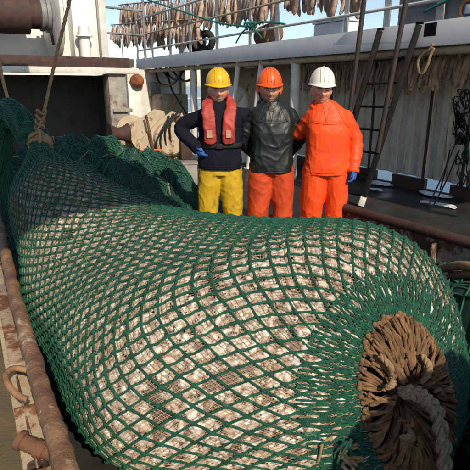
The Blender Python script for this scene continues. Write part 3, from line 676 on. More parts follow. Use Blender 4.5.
# area weighted choice of spots
ta = np.interp(np.linspace(0, NROW, 2000), ROWF, np.arange(NT)).astype(int); wgt = circ[ta]*stepl[ta]; cdf = np.cumsum(wgt)/wgt.sum()
rows = np.interp(RNG.random(NF), cdf, np.linspace(0, NROW, 2000)); cols = RNG.random(NF)*NCOL
P0, g0 = surf(rows, cols, 0)
_a, _ = surf(np.minimum(rows+.15, NROW), cols, 0); _b, _ = surf(np.minimum(rows+.15, NROW)-.3, cols, 0); _c, _ = surf(rows, cols+.15, 0); _d, _ = surf(rows, cols-.15, 0)
gt_ = np.cross(_a-_b, _c-_d); gt_ /= np.linalg.norm(gt_, axis=1, keepdims=True)+1e-9; gt_ *= np.sign(np.median((gt_*g0).sum(1))); g0 = gt_
keep = (rows < NROW-.8) & (g0[:, 2] > -.55) & (rows > 9) & (np.sin(P0[:, 0]*9+P0[:, 1]*5)*np.sin(P0[:, 1]*11-P0[:, 2]*9)*np.sin(P0[:, 0]*17) < .80); rows, cols, P0, g0 = rows[keep], cols[keep], P0[keep], g0[keep]
Pa, _ = surf(rows+.2, cols, 0); ta_ = Pa-P0; ta_ /= np.linalg.norm(ta_, axis=1, keepdims=True); tb_ = np.cross(g0, ta_)
an = RNG.normal(0.5, .9, len(rows)); ex = ta_*np.cos(an)[:, None] + tb_*np.sin(an)[:, None]; ey = np.cross(g0, ex)
ln = RNG.uniform(.018, .042, len(rows)); wd_ = RNG.uniform(.012, .019, len(rows)); th = RNG.uniform(.011, .016, len(rows)); dp = RNG.uniform(-.004, .010, len(rows))
taper = (1 - .55*np.clip(FV[:, 0], 0, 1)**1.5)*(1 - .2*np.clip(-FV[:, 0], 0, 1))
jt = 1 + RNG.uniform(-.14, .14, (len(rows), len(FV), 1))
VV = P0[:, None] - g0[:, None]*(th*.8+dp)[:, None, None] + ex[:, None]*(FV[None, :, 0:1]*ln[:, None, None]) + ey[:, None]*((FV[:, 1]*taper)[None, :, None]*wd_[:, None, None])*jt + g0[:, None]*((FV[:, 2]*taper)[None, :, None]*th[:, None, None])
base = PAL[RNG.choice(len(PAL), len(rows), p=PW/PW.sum())]
zone = .5+.5*np.sin(P0[:, 0]*4.1+P0[:, 1]*2.3)*np.sin(P0[:, 1]*5.3+P0[:, 2]*6)
base = base*(.85 + .22*zone)[:, None]*RNG.uniform(.85, 1.1, (len(rows), 1))
sgn = RNG.choice([-1., 1.], (len(rows), 1, 1)); bk_ = np.clip((FV[None, :, 1:2]*sgn+.15)/.8, 0, 1)*RNG.uniform(.0, .5, (len(rows), 1, 1))
CV = base[:, None, :]*(.92 + .08*FV[None, :, 2:3])*(1-bk_*np.array([.55, .66, .70])) 
FQ = (np.arange(len(rows))[:, None, None]*len(FV) + ftri[None]).reshape(-1, 3)
ee = MB().ell((0, 0, 0), (1, 1, 1), 6, 4); EV = np.array(ee.v); et = []
for f in ee.f: et += [f[:3]] if len(f) == 3 else [f[:3], (f[0], f[2], f[3])]
sel = np.nonzero(RNG.random(len(rows)) < .22)[0]
ecn = P0[sel] - g0[sel]*(th*.8+dp)[sel][:, None] - ex[sel]*(ln[sel]*.5)[:, None] + g0[sel]*(th[sel]*.80)[:, None]
EVV = ecn[:, None] + ex[sel][:, None]*EV[None, :, 0:1]*.0042 + ey[sel][:, None]*EV[None, :, 1:2]*.0042 + g0[sel][:, None]*EV[None, :, 2:3]*.0025
EQ = (np.arange(len(sel))[:, None, None]*len(EV) + np.array(et)[None]).reshape(-1, 3) + VV.shape[0]*VV.shape[1]
AV_ = np.concatenate([VV.reshape(-1, 3), EVV.reshape(-1, 3)]); AC_ = np.concatenate([CV.reshape(-1, 3), np.full((EVV.shape[0]*EVV.shape[1], 3), .03)])
catch = link('fish_catch', np_mesh('fish_catch', AV_, np.concatenate([FQ, EQ]), 'fish', cols=AC_), kind='stuff')
tag(catch, 'mass of pale pink and cream fish packed inside the green net bag', 'fish catch')
link('catch_bed', np_mesh('catch_bed', P.reshape(-1, 3), Q, 'core'), catch, 'stuff')
# dense gathered netting at the neck end
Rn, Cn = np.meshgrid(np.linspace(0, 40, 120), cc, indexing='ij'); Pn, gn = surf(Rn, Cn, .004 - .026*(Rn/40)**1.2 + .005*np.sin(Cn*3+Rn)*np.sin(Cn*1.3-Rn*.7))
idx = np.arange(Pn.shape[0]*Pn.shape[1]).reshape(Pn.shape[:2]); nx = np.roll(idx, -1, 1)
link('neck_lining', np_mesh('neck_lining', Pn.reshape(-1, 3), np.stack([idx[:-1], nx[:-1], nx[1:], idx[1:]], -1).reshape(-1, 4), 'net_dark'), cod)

# ---- gathered end: ring of codline loops
ec = Vector(TB[-1, :3]); en = Vector(Tg[-1]); en = en.normalized()
ex_ = -Vector(SD[-1]); eu = Vector(UP[-1]); RW, RH = TB[-1, 3]*1.0, TB[-1, 4]*1.0
def twist2(m, pts, rs, n=16, turns=9.0, k=2):
    P = smooth_path(pts, n); rr = np.interp(np.linspace(0, 1, n), np.linspace(0, 1, len(rs)), rs); ph = random.uniform(0, 6)
    for s_ in range(k):
        q = []
        for i, p in enumerate(P):
            d_ = (P[min(i+1, n-1)]-P[max(i-1, 0)]).normalized(); x = d_.orthogonal().normalized(); x = (en - d_*en.dot(d_)).normalized(); y = d_.cross(x); a_ = ph + i/n*turns + s_*2*math.pi/k
            q.append(p + (x*math.cos(a_) + y*math.sin(a_))*rr[i]*.55)
        m.tube(q, [r_*.72 for r_ in rr], 6)
def ringp(an, f, out): return ec + ex_*(math.cos(an)*RW*f) + eu*(math.sin(an)*RH*f) + en*out
NL = 84
for k in range(NL):
    an = 2*math.pi*k/NL + random.uniform(-.02, .02); m = MB(); tw = random.uniform(-.16, .16); inn = random.uniform(.08, .30)
    f1 = random.uniform(.98, 1.06)
    pts = [ringp(an, f1, -.015), ringp(an+tw*.2, .97, .022), ringp(an+tw*.5, .72, .03+random.uniform(-.012, .016)), ringp(an+tw, .5, .0+random.uniform(-.012, .016)), ringp(an+tw*1.4, inn, random.uniform(-.07, -.03))]
    twist2(m, pts, [.0078, .0085, .0085, .008, .006])
    pk = ringp(an, f1, .006); m.ell(pk, (.011+random.uniform(-.002, .003), .009, .012), 7, 5)
    part('codline_loop', m, 'codline', cod, True)
for k in range(46):       # second layer, shorter loops knotted half way in
    an = random.uniform(0, 2*math.pi) if k > 16 else random.uniform(.2, 2.6); m = MB(); f0 = random.uniform(.45, .62); tw = random.uniform(-.2, .2)
    pts = [ringp(an, random.uniform(.9, 1.02), .03), ringp(an+tw*.4, .8, .055), ringp(an+tw, f0, .05)]
    twist2(m, pts, [.0085, .0085, .0085], 12, 7); m.ell(ringp(an+tw, f0, .052), (.013, .010, .012), 7, 5)
    if k % 3 == 0: m.tube(smooth_path([ringp(an+tw, f0, .05), ringp(an+tw+.12, f0-.07, .065), ringp(an+tw+.05, f0-.16, .05)], 7), .009, 6)
    part('codline_loop', m, 'codline', cod, True)
m = MB()
for f, o_ in ((.02, -.12), (.3, -.11), (.6, -.05), (1.0, -.03), (1.02, -.1)): m.v += [tuple(ringp(2*math.pi*k/28, f, o_)) for k in range(28)]
m.f = [(i*28+k, i*28+(k+1) % 28, (i+1)*28+(k+1) % 28, (i+1)*28+k) for i in range(4) for k in range(28)] + [tuple(range(28))]
part('end_pad', m, 'core', cod)
# green radial strands and lining that close the mouth of the bag
NG = 3*NCOL; cs_ = np.arange(NG)/3 + RNG.normal(0, .04, NG); rr2 = np.linspace(NROW-3.4, NROW, 16)
Rq = np.broadcast_to(rr2[None], (NG, 16)); Cq = cs_[:, None] + RNG.normal(0, .10, (NG, 1))*np.linspace(1, 0, 16)[None]
Pq, gq = surf(Rq, Cq, .010 + .012*np.sin(np.linspace(0, 3.1, 16))[None]*RNG.uniform(0, 1, (NG, 1)))
link('gathered_strands', np_mesh('gathered_strands', *tubes_np(Pq, gq, .0045, 6), 'net_green'), cod, 'stuff')
Re, Ce = np.meshgrid(np.linspace(NROW-1.6, NROW, 14), cc, indexing='ij'); Pe, _ = surf(Re, Ce, -.006 + .006*np.sin(Ce*9))
idx = np.arange(Pe.shape[0]*Pe.shape[1]).reshape(Pe.shape[:2]); nx = np.roll(idx, -1, 1)
link('mouth_lining', np_mesh('mouth_lining', Pe.reshape(-1, 3), np.stack([idx[:-1], nx[:-1], nx[1:], idx[1:]], -1).reshape(-1, 4), 'net_dark'), cod)
# thick braided rope
bp = smooth_path([ringp(2.7, .36, .04), ringp(2.3, .12, .07), ec + en*.075 + ex_*.02 - eu*.01, ec + en*.09 + ex_*.045 - eu*.07, ec + en*.095 + ex_*.03 - eu*.20, ec + en*.09 + ex_*.0 - eu*.32, ec + en*.09 - ex_*.01 - eu*.42], 90)
br = None
for s in range(3):
    pts = []
    for i, p in enumerate(bp):
        tq = i/len(bp)*26; ph = s*2*math.pi/3; d_ = (bp[min(i+1, 89)]-bp[max(i-1, 0)]).normalized(); sx = d_.cross(en).normalized(); up_ = sx.cross(d_)
        ampl = min(1, i/8+.2)
        pts.append(p + sx*math.sin(tq+ph)*.020*ampl + up_*math.sin(2*(tq+ph))*.0105*ampl)
    m = MB()
    for yk in range(3):
        q = []
        for i, p in enumerate(pts):
            d_ = (pts[min(i+1, 89)]-pts[max(i-1, 0)]).normalized(); x = (en - d_*en.dot(d_)).normalized(); y = d_.cross(x); a_ = i*.42 + yk*2.094
            q.append(p + (x*math.cos(a_) + y*math.sin(a_))*.0066)
        m.tube(q, .0088, 7)
    part('rope_strand', m, 'rope_pale', cod, True)
for (a_, f0, f1, z, sp) in ((2.35, .95, .62, .07, .1), (1.2, .55, .3, .08, -.25), (1.0, .5, .2, .09, .3), (3.6, .7, .45, .07, .2), (2.75, .78, .66, .08, -.2)):
    m = MB(); twist2(m, [ringp(a_, f0, z), ringp(a_+sp*.5, (f0+f1)/2, z+.02), ringp(a_+sp, f1, z-.015)], [.010, .0115, .0115, .008], 20, 12, 3); part('loose_end', m, 'rope_tan', cod, True)
rg = random.Random(21)
for k in range(11):
    p = at_y(rg.uniform(318, 350), rg.uniform(448, 474), 1.47); pts = [p + Vector((rg.uniform(-.05, .05), rg.uniform(-.02, .03), rg.uniform(-.06, .05))) for _ in range(5)]
    part('loose_end', MB().tube(smooth_path(pts, 18), [rg.uniform(.004, .008)]*18, 6), rg.choice(('rope_pale', 'net_green', 'rope_tan', 'inner_twine')), cod, True)
# ---- neck lashing, raised net tail
nk = Vector(TB[6, :3]); ntg = Vector(Tg[6])
m = MB(); s1 = Vector(SD[6]); u1 = Vector(UP[6])
hel = [nk + ntg*(-.04+.09*q/70) + (s1*math.cos(q*.55) + u1*math.sin(q*.55))*(.092+.006*math.sin(q)) for q in range(70)]
part('neck_lashing', MB().tube(hel, .012, 6), 'rope_tan', cod, True)
tail = smooth_path([nk, nk + Vector((-.05, .05, .08)), at_y(27, 134, 4.35), at_y(17, 117, 4.5), at_y(8, 113, 4.7), at_y(0, 124, 4.9), at_y(-4, 160, 5.0), at_y(-10, 210, 5.0)], 60)
TR = np.interp(np.arange(60), [0, 6, 14, 24, 36, 46, 59], [.07, .09, .105, .11, .12, .14, .18])
TP = np.array([tuple(p) for p in tail]); TT = np.gradient(TP, axis=0); TT /= np.linalg.norm(TT, axis=1, keepdims=True)
TS = np.cross(TT, [.25, 1., .1]); TS /= np.linalg.norm(TS, axis=1, keepdims=True); TU = np.cross(TS, TT)
def tsurf(rw, cl, off):
    t = np.clip(rw, 0, 58.999); i = t.astype(int); f = (t-i)[..., None]; L_ = lambda A: A[i]*(1-f) + A[i+1]*f
    ph = (cl*2*np.pi)[..., None]; rr = L_(TR[:, None])*(1+.12*np.sin(ph*7+rw[..., None]*.15)+.06*np.sin(ph*3-rw[..., None]*.3)) + off
    g_ = L_(TS)*np.cos(ph) + L_(TU)*np.sin(ph)*.75; return L_(TP) + g_*rr, g_
rr_, cl_ = np.meshgrid(np.linspace(0, 59, 80), np.linspace(0, 1, 57)[:-1], indexing='ij'); Pt, _ = tsurf(rr_, cl_, 0)
idx = np.arange(Pt.shape[0]*Pt.shape[1]).reshape(Pt.shape[:2]); nx = np.roll(idx, -1, 1)
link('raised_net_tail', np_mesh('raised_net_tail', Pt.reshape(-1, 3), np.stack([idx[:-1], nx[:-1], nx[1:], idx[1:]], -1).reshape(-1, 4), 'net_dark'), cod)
pz = []
for sg in (1, -1):
    r_ = np.broadcast_to(np.linspace(0, 58.9, 120)[None], (40, 120)); c_ = np.arange(40)[:, None]/40 + sg*r_*.011 + .012*np.sin(r_*.5+np.arange(40)[:, None]); Pq, gq = tsurf(r_, c_, .004); pz.append(tubes_np(Pq, gq, .0045, 5))
link('tail_netting', np_mesh('tail_netting', *cat_np(pz), 'net_green'), cod, 'stuff')
# ---- hoisting ropes
def twist_rope(name, pts, r, material, label, n=120, turns=60):
    P = smooth_path(pts, n); t = thing(name, P[-1], label, 'rope')
    for s in range(3):
        q = []
        for i, p in enumerate(P):
            d_ = (P[min(i+1, n-1)]-P[max(i-1, 0)]).normalized(); x = d_.orthogonal().normalized(); x = (Vector((1, 0, 0)) - d_*d_.x).normalized(); y = d_.cross(x); an = i/n*turns + s*2.094
            q.append(p + (x*math.cos(an)+y*math.sin(an))*r*.52)
        part('strand', MB().tube(q, r*.62, 6), material, t, True)
    return t
hk = at_y(41, 130, 4.16)
t = twist_rope('hoisting_rope', [at_y(96, -110, 4.12), at_y(71, -5, 4.15), at_y(55, 62, 4.16), at_y(44, 112, 4.18)], .013, 'rope_tan', 'tan hoisting rope rising from the tied neck of the net bag')
for k in range(5):
    c = at_y(41.5 - k*.6, 112+k*5, 4.18); m = MB(); rg = random.Random(k)
    m.tube([c + Vector((math.cos(q)*.035, math.sin(q)*.03, math.sin(q*2+k)*.02)) for q in np.linspace(0, 6.28, 15)[:-1]], .011, 7, closed=True); part('knot_turn', m, 'rope_tan', t, True)
for k in range(4):
    e = nk + Vector((random.uniform(-.07, .09), -.07, random.uniform(-.06, .06)))
    part('lashing_leg', MB().tube(smooth_path([hk, (hk+e)/2 + Vector((random.uniform(-.03, .03), -.02, -.01)), e], 10), .011, 6), 'rope_tan', t, True)
part('frayed_end', MB().tube(smooth_path([at_y(39, 130, 4.14), at_y(40, 140, 4.12), at_y(37, 150, 4.1)], 9), [.02, .018, .016, .018, .015, .013, .012, .009, .006], 7), 'rope_tan', t, True)
twist_rope('hanging_rope', [at_y(-14, -110, 4.6), at_y(-2, 50, 4.61), at_y(10, 108, 4.62)], .014, 'rope_pale', 'thin pale rope holding up the raised green net tail', 100, 50)

# ================================================================== NET HEAPS
def heap(name, x0, x1, y0, y1, hf, label, step=.035, cell=.11, r=.005):
    xs = np.arange(x0, x1+1e-6, step); ys = np.arange(y0, y1+1e-6, step); X, Y = np.meshgrid(xs, ys, indexing='ij'); Z = hf(X, Y)
    P = np.stack([X, Y, Z], -1); idx = np.arange(X.size).reshape(X.shape)
    Q = np.stack([idx[:-1, :-1], idx[1:, :-1], idx[1:, 1:], idx[:-1, 1:]], -1).reshape(-1, 4)
    zq = Z.ravel()[Q].max(1); Q = Q[zq > .03]
    t = thing(name, ((x0+x1)/2, (y0+y1)/2, 0), label, 'net heap')
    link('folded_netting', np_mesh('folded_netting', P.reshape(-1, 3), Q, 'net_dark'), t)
    pz = []; 
    for sg in (1, -1):
        L_ = []
        n = int((x1-x0+y1-y0)/cell)
        for k in range(n):
            tt = np.linspace(0, 1, 110)
            yy = y0 + (y1-y0)*tt; xx = x0 - (y1-y0)/2 + k*cell + sg*(yy-(y0+y1)/2)*.55 + .05*np.sin(yy*5+k)
            if xx.max() < x0 or xx.min() > x1: continue
            xx = np.clip(xx, x0+.02, x1-.02); zz = hf(xx, yy) + .008
            L_.append(np.stack([xx, yy, zz], -1))
        L_ = np.array(L_); Nn = np.zeros_like(L_); Nn[..., 2] = 1
        V, Qq = tubes_np(L_, Nn, r, 5); zl = V[:, 2]; Qq = Qq[(zl[Qq].min(1) > .05)]; pz.append((V, Qq))
    link('loose_netting', np_mesh('loose_netting', *cat_np(pz), 'net_mid'), t, 'stuff')
    return t
def G(X, Y, cx, cy, sx, sy, h, rot=0):
    c, s = math.cos(rot), math.sin(rot); u = (X-cx)*c + (Y-cy)*s; v = -(X-cx)*s + (Y-cy)*c
    return h*np.exp(-np.clip((u/sx)**2 + (v/sy)**2, 0, 30)**1.3)
def crumple(X, Y):
    wx = X + .12*np.sin(Y*4.1+X*1.3) + .06*np.sin(Y*9.7-X*5); wy = Y + .12*np.sin(X*3.7+.5) + .06*np.sin(X*10.3+Y*4)
    return .075*np.abs(np.sin(wx*4.3+wy*1.7))**.6 + .06*np.abs(np.sin(wx*2.9-wy*5.3))**.6 + .035*np.abs(np.sin(wx*9+wy*8))**.7 + .02*np.sin(wx*19-wy*15)
def folds(X, Y): return .05*np.abs(np.sin(X*5.2+Y*2.1+1.2*np.sin(Y*2.2))) + .04*np.abs(np.sin(X*2.3-Y*6.1+np.sin(X*3))) + .025*np.sin(X*13+Y*7+2*np.sin(X*4))
def hf1(X, Y):
    z = np.maximum.reduce([G(X, Y, -2.2, 6.9, 1.2, 1.1, .98), G(X, Y, -1.5, 5.6, 1.1, .7, .78, -.5), G(X, Y, -2.9, 5.9, .8, .9, .8), G(X, Y, -.95, 5.0, .75, .42, .50, -.4), G(X, Y, -1.35, 6.6, .8, .6, .80)])
    return z*.72 + 1.7*crumple(X, Y)*np.clip(z*2.4, 0, 1) - .02
hp_ = heap('green_net_heap', -3.9, .1, 4.45, 8.6, hf1, 'heap of dark green netting piled beyond the net bag', .03, .075, .0045)
rg = np.random.default_rng(5)
for mtl, n, r in (('net_mid', 90, .007), ('net_green', 60, .005), ('rope_tan', 14, .008)):
    m = MB()
    for k in range(n):
        x, y = rg.uniform(-3.3, -.5), rg.uniform(4.8, 8.0); an = rg.uniform(0, 6.28); pts = []
        for j in range(14):
            an += rg.normal(0, .55); x += .09*math.cos(an); y += .09*math.sin(an); z = float(hf1(np.array(x), np.array(y)))
            pts.append((x, y, max(.01, z)+.012+.02*abs(math.sin(j*1.3+k))))
        if min(p[2] for p in pts) > .12: m.tube(smooth_path(pts, 30), r, 5)
    part('stray_twine', m, mtl, hp_, True, kind='stuff')
def hf2(X, Y):
    z = np.maximum.reduce([G(X, Y, 1.36, 2.35, .24, .62, .58, .35), G(X, Y, 1.42, 3.0, .25, .42, .50, .2), G(X, Y, 1.32, 1.7, .26, .5, .48)])
    return z + folds(X*2.2, Y*2.2)*.6*np.clip(z*2.4, 0, 1) - .02
heap('green_net_heap', 1.02, 1.85, 1.2, 3.6, hf2, 'narrow roll of green netting squeezed between net bag and rusty coaming', .03, .07, .006)
for k in range(3):
    P = smooth_path([(1.3+.05*k, 2.9-.1*k, .52), (1.36+.04*k, 2.65-.1*k, .64-.02*k), (1.42+.05*k, 2.45-.1*k, .63-.02*k), (1.5+.04*k, 2.2-.1*k, .52)], 16)
    tag(link('tan_rope', MB().tube(P, .028, 8).mesh('tan_rope', 'rope_tan', True)), 'thick tan rope lying on the narrow roll of green netting', 'rope', 'tan ropes on the net roll')
# brown sack and scraps beside the heap
p = at_z(174, 184, .2)
t = thing('brown_sack', (p.x, p.y, 0), 'slumped brown sack on deck beside the green net heap', 'sack')
m = MB(); m.ell((p.x, p.y, .17), (.34, .26, .19), 20, 12)
m.v = [(x+.03*mnoise.noise((x*6, y*6, z*6)), y, max(.004, z+.06*mnoise.noise((x*5, y*5, z*5)))) for x, y, z in m.v]
part('sack_body', m, 'sack', t, True)
part('sack_neck', MB().tube([(p.x-.3, p.y-.05, .2), (p.x-.42, p.y-.1, .26), (p.x-.5, p.y-.1, .3)], [.12, .05, .09], 10), 'sack', t, True)
p = at_z(186, 199, .06); tag(link('plastic_scrap', MB().obox(p, (.11, -.02, .02), (.02, .06, .03), (0, -.004, .008)).mesh('plastic_scrap', 'white_plastic', False, .004)), 'pale blue plastic scrap on deck near the yellow trousers', 'scrap')
p = at_z(182, 164, .35); t = thing('white_trough', (p.x, p.y, 0), 'white metal trough standing behind the net heap', 'trough')
part('trough_body', MB().obox((p.x, p.y, .18), (.25, .03, 0), (-.03, .16, 0), (0, 0, .18)), 'dirty_white', t, bev=.02)
part('trough_rim', MB().obox((p.x, p.y, .375), (.27, .033, 0), (-.032, .175, 0), (0, 0, .014)), 'dirty_white', t, bev=.006)

# ================================================================== PEOPLE
def evalmesh(mb, voxel, smooth=4, name='x'):
    me = bpy.data.meshes.new('tmp'); me.from_pydata(mb.v, [], mb.f)
    bm = bmesh.new(); bm.from_mesh(me); bmesh.ops.recalc_face_normals(bm, faces=bm.faces); bm.to_mesh(me); bm.free()
    o = bpy.data.objects.new('tmp', me); COL.objects.link(o)
    md = o.modifiers.new('r', 'REMESH'); md.mode = 'VOXEL'; md.voxel_size = voxel; md.adaptivity = 0
    ms = o.modifiers.new('s', 'SMOOTH'); ms.iterations = smooth; ms.factor = .5
    dg = bpy.context.evaluated_depsgraph_get(); out = bpy.data.meshes.new_from_object(o.evaluated_get(dg))
    bpy.data.objects.remove(o); out.name = name; return out
def co(me): A = np.empty(len(me.vertices)*3, np.float32); me.vertices.foreach_get('co', A); return A.reshape(-1, 3)
def setco(me, A): me.vertices.foreach_set('co', A.astype(np.float32).ravel()); me.update()
def nrmls(me): A = np.empty(len(me.vertices)*3, np.float32); me.vertex_normals.foreach_get('vector', A); return A.reshape(-1, 3)
def wrinkle(me, amp, seed=0, cx=0, sleeves=True):
    """drag folds: long vertical ones on the trunk and legs, ring folds on sleeves and at the hem"""
    A = co(me); N_ = nrmls(me); D = np.empty(len(A)); nz_ = mnoise.noise
    for k, (x, y, z) in enumerate(A):
        x -= cx; wv = .35*nz_((x*3+seed, y*3, z*3)); f = min(1, max(0, (abs(x)-.17)/.06)) if sleeves else 0
        v = 1-abs(nz_((x*10+wv*4+seed, y*8, z*3.2+wv*3))); h = 1-abs(nz_((x*5+seed, y*5, z*13+wv*9+x*6))); dg_ = 1-abs(nz_((x*6+z*5+seed*2, y*4, z*7-x*7+wv*5)))
        D[k] = (1-f)*(.55*v**5 + .6*dg_**6 + .25*h**5) + f*(.9*h**4 + .3*dg_**5) - .45 + .5*nz_((x*4+seed, y*4, z*4))
    setco(me, A + N_*(D*amp)[:, None]); return me
def rings(m, lv, n=26):   # lv: (cx, cy, z, rx, ry)
    vs_ = []
    for cx, cy, z, rx, ry in lv:
        for k in range(n):
            an = 2*math.pi*k/n; c, s = math.cos(an), math.sin(an); e = .82
            vs_.append((cx + rx*math.copysign(abs(c)**e, c), cy + ry*math.copysign(abs(s)**e, s), z))
    q = len(lv); fs = [(i*n+k, i*n+(k+1) % n, (i+1)*n+(k+1) % n, (i+1)*n+k) for i in range(q-1) for k in range(n)]
    m.add(vs_, fs + [tuple(range(n))[::-1], tuple(range((q-1)*n, q*n))])
def limb(m, pts, rs, n=14):
    P = smooth_path(pts, 5*len(pts)); rr = list(np.interp(np.linspace(0, 1, len(P)), np.linspace(0, 1, len(rs)), rs))
    m.tube(P, rr, n); m.ell(P[0], (rr[0],)*3, 12, 8); m.ell(P[-1], (rr[-1],)*3, 12, 8)
def head_pts():
    nu, nv = 56, 44; V, fs = [], []
    for i in range(nv+1):
        th = math.pi*i/nv
        for k in range(nu):
            an = 2*math.pi*k/nu; x, y, z = math.sin(th)*math.cos(an), math.sin(th)*math.sin(an), -math.cos(th)
            X, Y, Z = x*.088, y*.100, z*.120
            lo = max(0, -z)
            X *= 1-.20*lo**1.8; Y = Y*(1-.10*lo) if y < 0 else Y*(1-.35*lo**1.5)
            if y < 0:
                g = lambda cx, cz, sx, sz: math.exp(-((X-cx)/sx)**2-((Z-cz)/sz)**2)
                dy = .027*g(0, -.034, .012, .018) + .014*g(0, -.005, .011, .026) + .006*g(.014, -.04, .010, .010) + .006*g(-.014, -.04, .010, .010)
                for s in (-1, 1): dy += -.014*g(s*.032, .0, .017, .011) + .006*g(s*.03, .022, .024, .008) + .007*g(s*.045, -.035, .022, .018)
                dy += -.008*g(0, -.066 + .25*abs(X), .030, .0045) + .006*g(0, -.057, .022, .006) + .007*g(0, -.077, .020, .006) - .004*g(.03, -.05, .006, .016) - .004*g(-.03, -.05, .006, .016) + .010*g(0, -.10, .024, .016) - .004*g(0, -.088, .022, .006)
                Y -= dy*min(1, -y*2.2)
            V.append((X, Y, Z))
    for i in range(nv):
        for k in range(nu): fs.append((i*nu+k, i*nu+(k+1) % nu, (i+1)*nu+(k+1) % nu, (i+1)*nu+k))
    return V, fs
HV, HF = head_pts()
def person(base, face, lean, arms, label, P):
    """base (x,y); face rz turn of head; arms dict of joint lists (local, person faces -Y)"""
    t = thing('person', (base[0], base[1], 0), label, 'person', 'crew standing behind the net bag')
    O = Vector((base[0], base[1], 0)); hc = O + Vector((lean, -.035, P.get('eye', 1.64)))
    rot = Matrix.Rotation(face, 3, 'Z') @ Matrix.Rotation(P.get('tilt', 0), 3, 'Y') @ Matrix.Rotation(P.get('nod', .05), 3, 'X')
    hs = P.get('hs', 1.06)
    # ---- body, one surface
    m = MB(); m.add([hc + rot @ (Vector(v)*hs) for v in HV], HF)
    for s in (-1, 1): m.ell(hc + rot @ Vector((s*.090, .012, -.012)), (.012, .02, .032), 10, 8)
    limb(m, [hc + rot @ Vector((0, .02, -.06)), O + Vector((lean*.4, .02, 1.42))], [.056, .06])
    rings(m, [(O.x, O.y, .86, .14, .10), (O.x, O.y, 1.0, .15, .105), (O.x+lean*.1, O.y, 1.2, .165, .11), (O.x+lean*.2, O.y, 1.36, .15, .09), (O.x+lean*.3, O.y+.01, 1.43, .09, .07)])
    for s in (-1, 1):
        limb(m, [O + Vector((s*.09, 0, .88)), O + Vector((s*.12, -.01, .48)), O + Vector((s*.13, .02, .1))], [.085, .058, .045])
        J = [O + Vector(q) for q in arms[s]]; J[0] = J[0] + Vector((-s*.03, .01, -.06)); limb(m, J, [.045, .04, .03])
        w = J[-1] + (J[-1]-J[-2]).normalized()*.08; m.ell(w, (.035, .03, .045), 10, 8)
        m.ell(O + Vector((s*.13, -.05, .05)), (.045, .11, .04), 10, 8)
    me = evalmesh(m, .0046, 1, 'body'); A = co(me); L = (A - np.array(hc)) @ np.array(rot)/hs
    sk = np.array(P['skin']); C = np.tile(sk, (len(A), 1))
    gz = lambda cx, cz, sx, sz: np.exp(-((L[:, 0]-cx)/sx)**2-((L[:, 2]-cz)/sz)**2)*(L[:, 1] < -.03)
    red = np.clip(gz(.045, -.035, .026, .022) + gz(-.045, -.035, .026, .022) + .35*gz(0, -.036, .018, .016), 0, 1)[:, None]
    C = C*(1-red*np.array([.02, .22, .24]))
    lips = np.clip(gz(0, -.067, .026, .012)*.0, 0, 1)[:, None]
    beard = P.get('beard')
    if beard is not None:
        f = np.clip((-L[:, 2]-.045)/.02, 0, 1)*(L[:, 1] < .04)*(L[:, 2] > -.16)*P.get('beardf', .5); f = f*(1-lips[:, 0]); C = C*(1-f[:, None]) + f[:, None]*np.array(beard)
    ca = me.color_attributes.new('col', 'FLOAT_COLOR', 'POINT'); ca.data.foreach_set('color', np.concatenate([C, np.ones((len(C), 1))], 1).astype(np.float32).ravel())
    link('body', finish(me, 'skin'), t)
    bv = bvh_of(me); fl = lambda xs, zf, out=.0005: face_line(bv, hc, rot, hs, xs, zf, out)
    X9 = np.linspace(-1, 1, 9); sm = P.get('smile')
    for nm, mt_, wx, zf, rr in ((('lip', 'lips', .029, lambda x: -.0625+.22*abs(x), .0030), ('teeth', 'teeth', .023, lambda x: -.0675+.26*abs(x), .0036), ('lip', 'lips', .026, lambda x: -.0745+.34*abs(x), .0036)) if sm else
                               (('lip', 'lips', .024, lambda x: -.0645-.02*abs(x), .0028), ('mouth_line', 'crease', .026, lambda x: -.0675-.03*abs(x), .0016), ('lip', 'lips', .021, lambda x: -.0715+.06*abs(x), .0034))):
        q = fl(X9*wx, zf); 
        if len(q) > 4: part(nm, MB().tube(q, [rr*(.35+.65*(1-abs(x)**3)) for x in X9[:len(q)]], 6), mt_, t, True)
    for s in (-1, 1):
        q = fl([s*x for x in (.018, .025, .032, .039, .046)], lambda x: .0005 - 1.2*(abs(x)-.032)**2*20*.3, .0)
        if len(q) > 3: part('eye', MB().tube(q, [.0012, .0034, .0040, .0034, .0012][:len(q)], 6), 'eye', t, True)
        q = fl([s*x for x in (.012, .022, .033, .044, .053)], lambda x: .0195 - 9*(abs(x)-.034)**2, .001)
        if len(q) > 3: part('eyebrow', MB().tube(q, [.0026, .0042, .0042, .0036, .0016][:len(q)], 6), P.get('browm', 'brow'), t, True)
        if sm:
            q = fl([s*x for x in (.022, .028, .033, .036)], lambda x: -.034 - 1.9*(abs(x)-.021), -.0004); 
            if len(q) > 3: part('smile_crease', MB().tube(q, [.0008, .0014, .0014, .0007][:len(q)], 5), 'crease', t, True)
    if P.get('hair'):
        m = MB(); 
        for s in (-1, 1): m.ell(hc + rot @ Vector((s*.085, .035, .012)), (.014, .045, .038), 10, 8, rot)
        m.ell(hc + rot @ Vector((0, .075, -.0)), (.076, .032, .06), 12, 8, rot); part('hair', m, P['hair'], t, True)
    # ---- trousers
    m = MB(); lg = P.get('leg', .105)
    rings(m, [(O.x, O.y+.005, .80, .185, .135), (O.x, O.y+.005, .88, .175, .125), (O.x, O.y, 1.0, .15, .11)])
    for s in (-1, 1):
        P_ = [O + Vector((s*.095, 0, .88)), O + Vector((s*.115, -.012, .62)), O + Vector((s*.125, -.02, .46)), O + Vector((s*.13, .0, .2)), O + Vector((s*.13, .01, .10))]
        limb(m, P_, [lg+.01, lg+.002, lg-.012, lg-.014, lg-.01], 18)
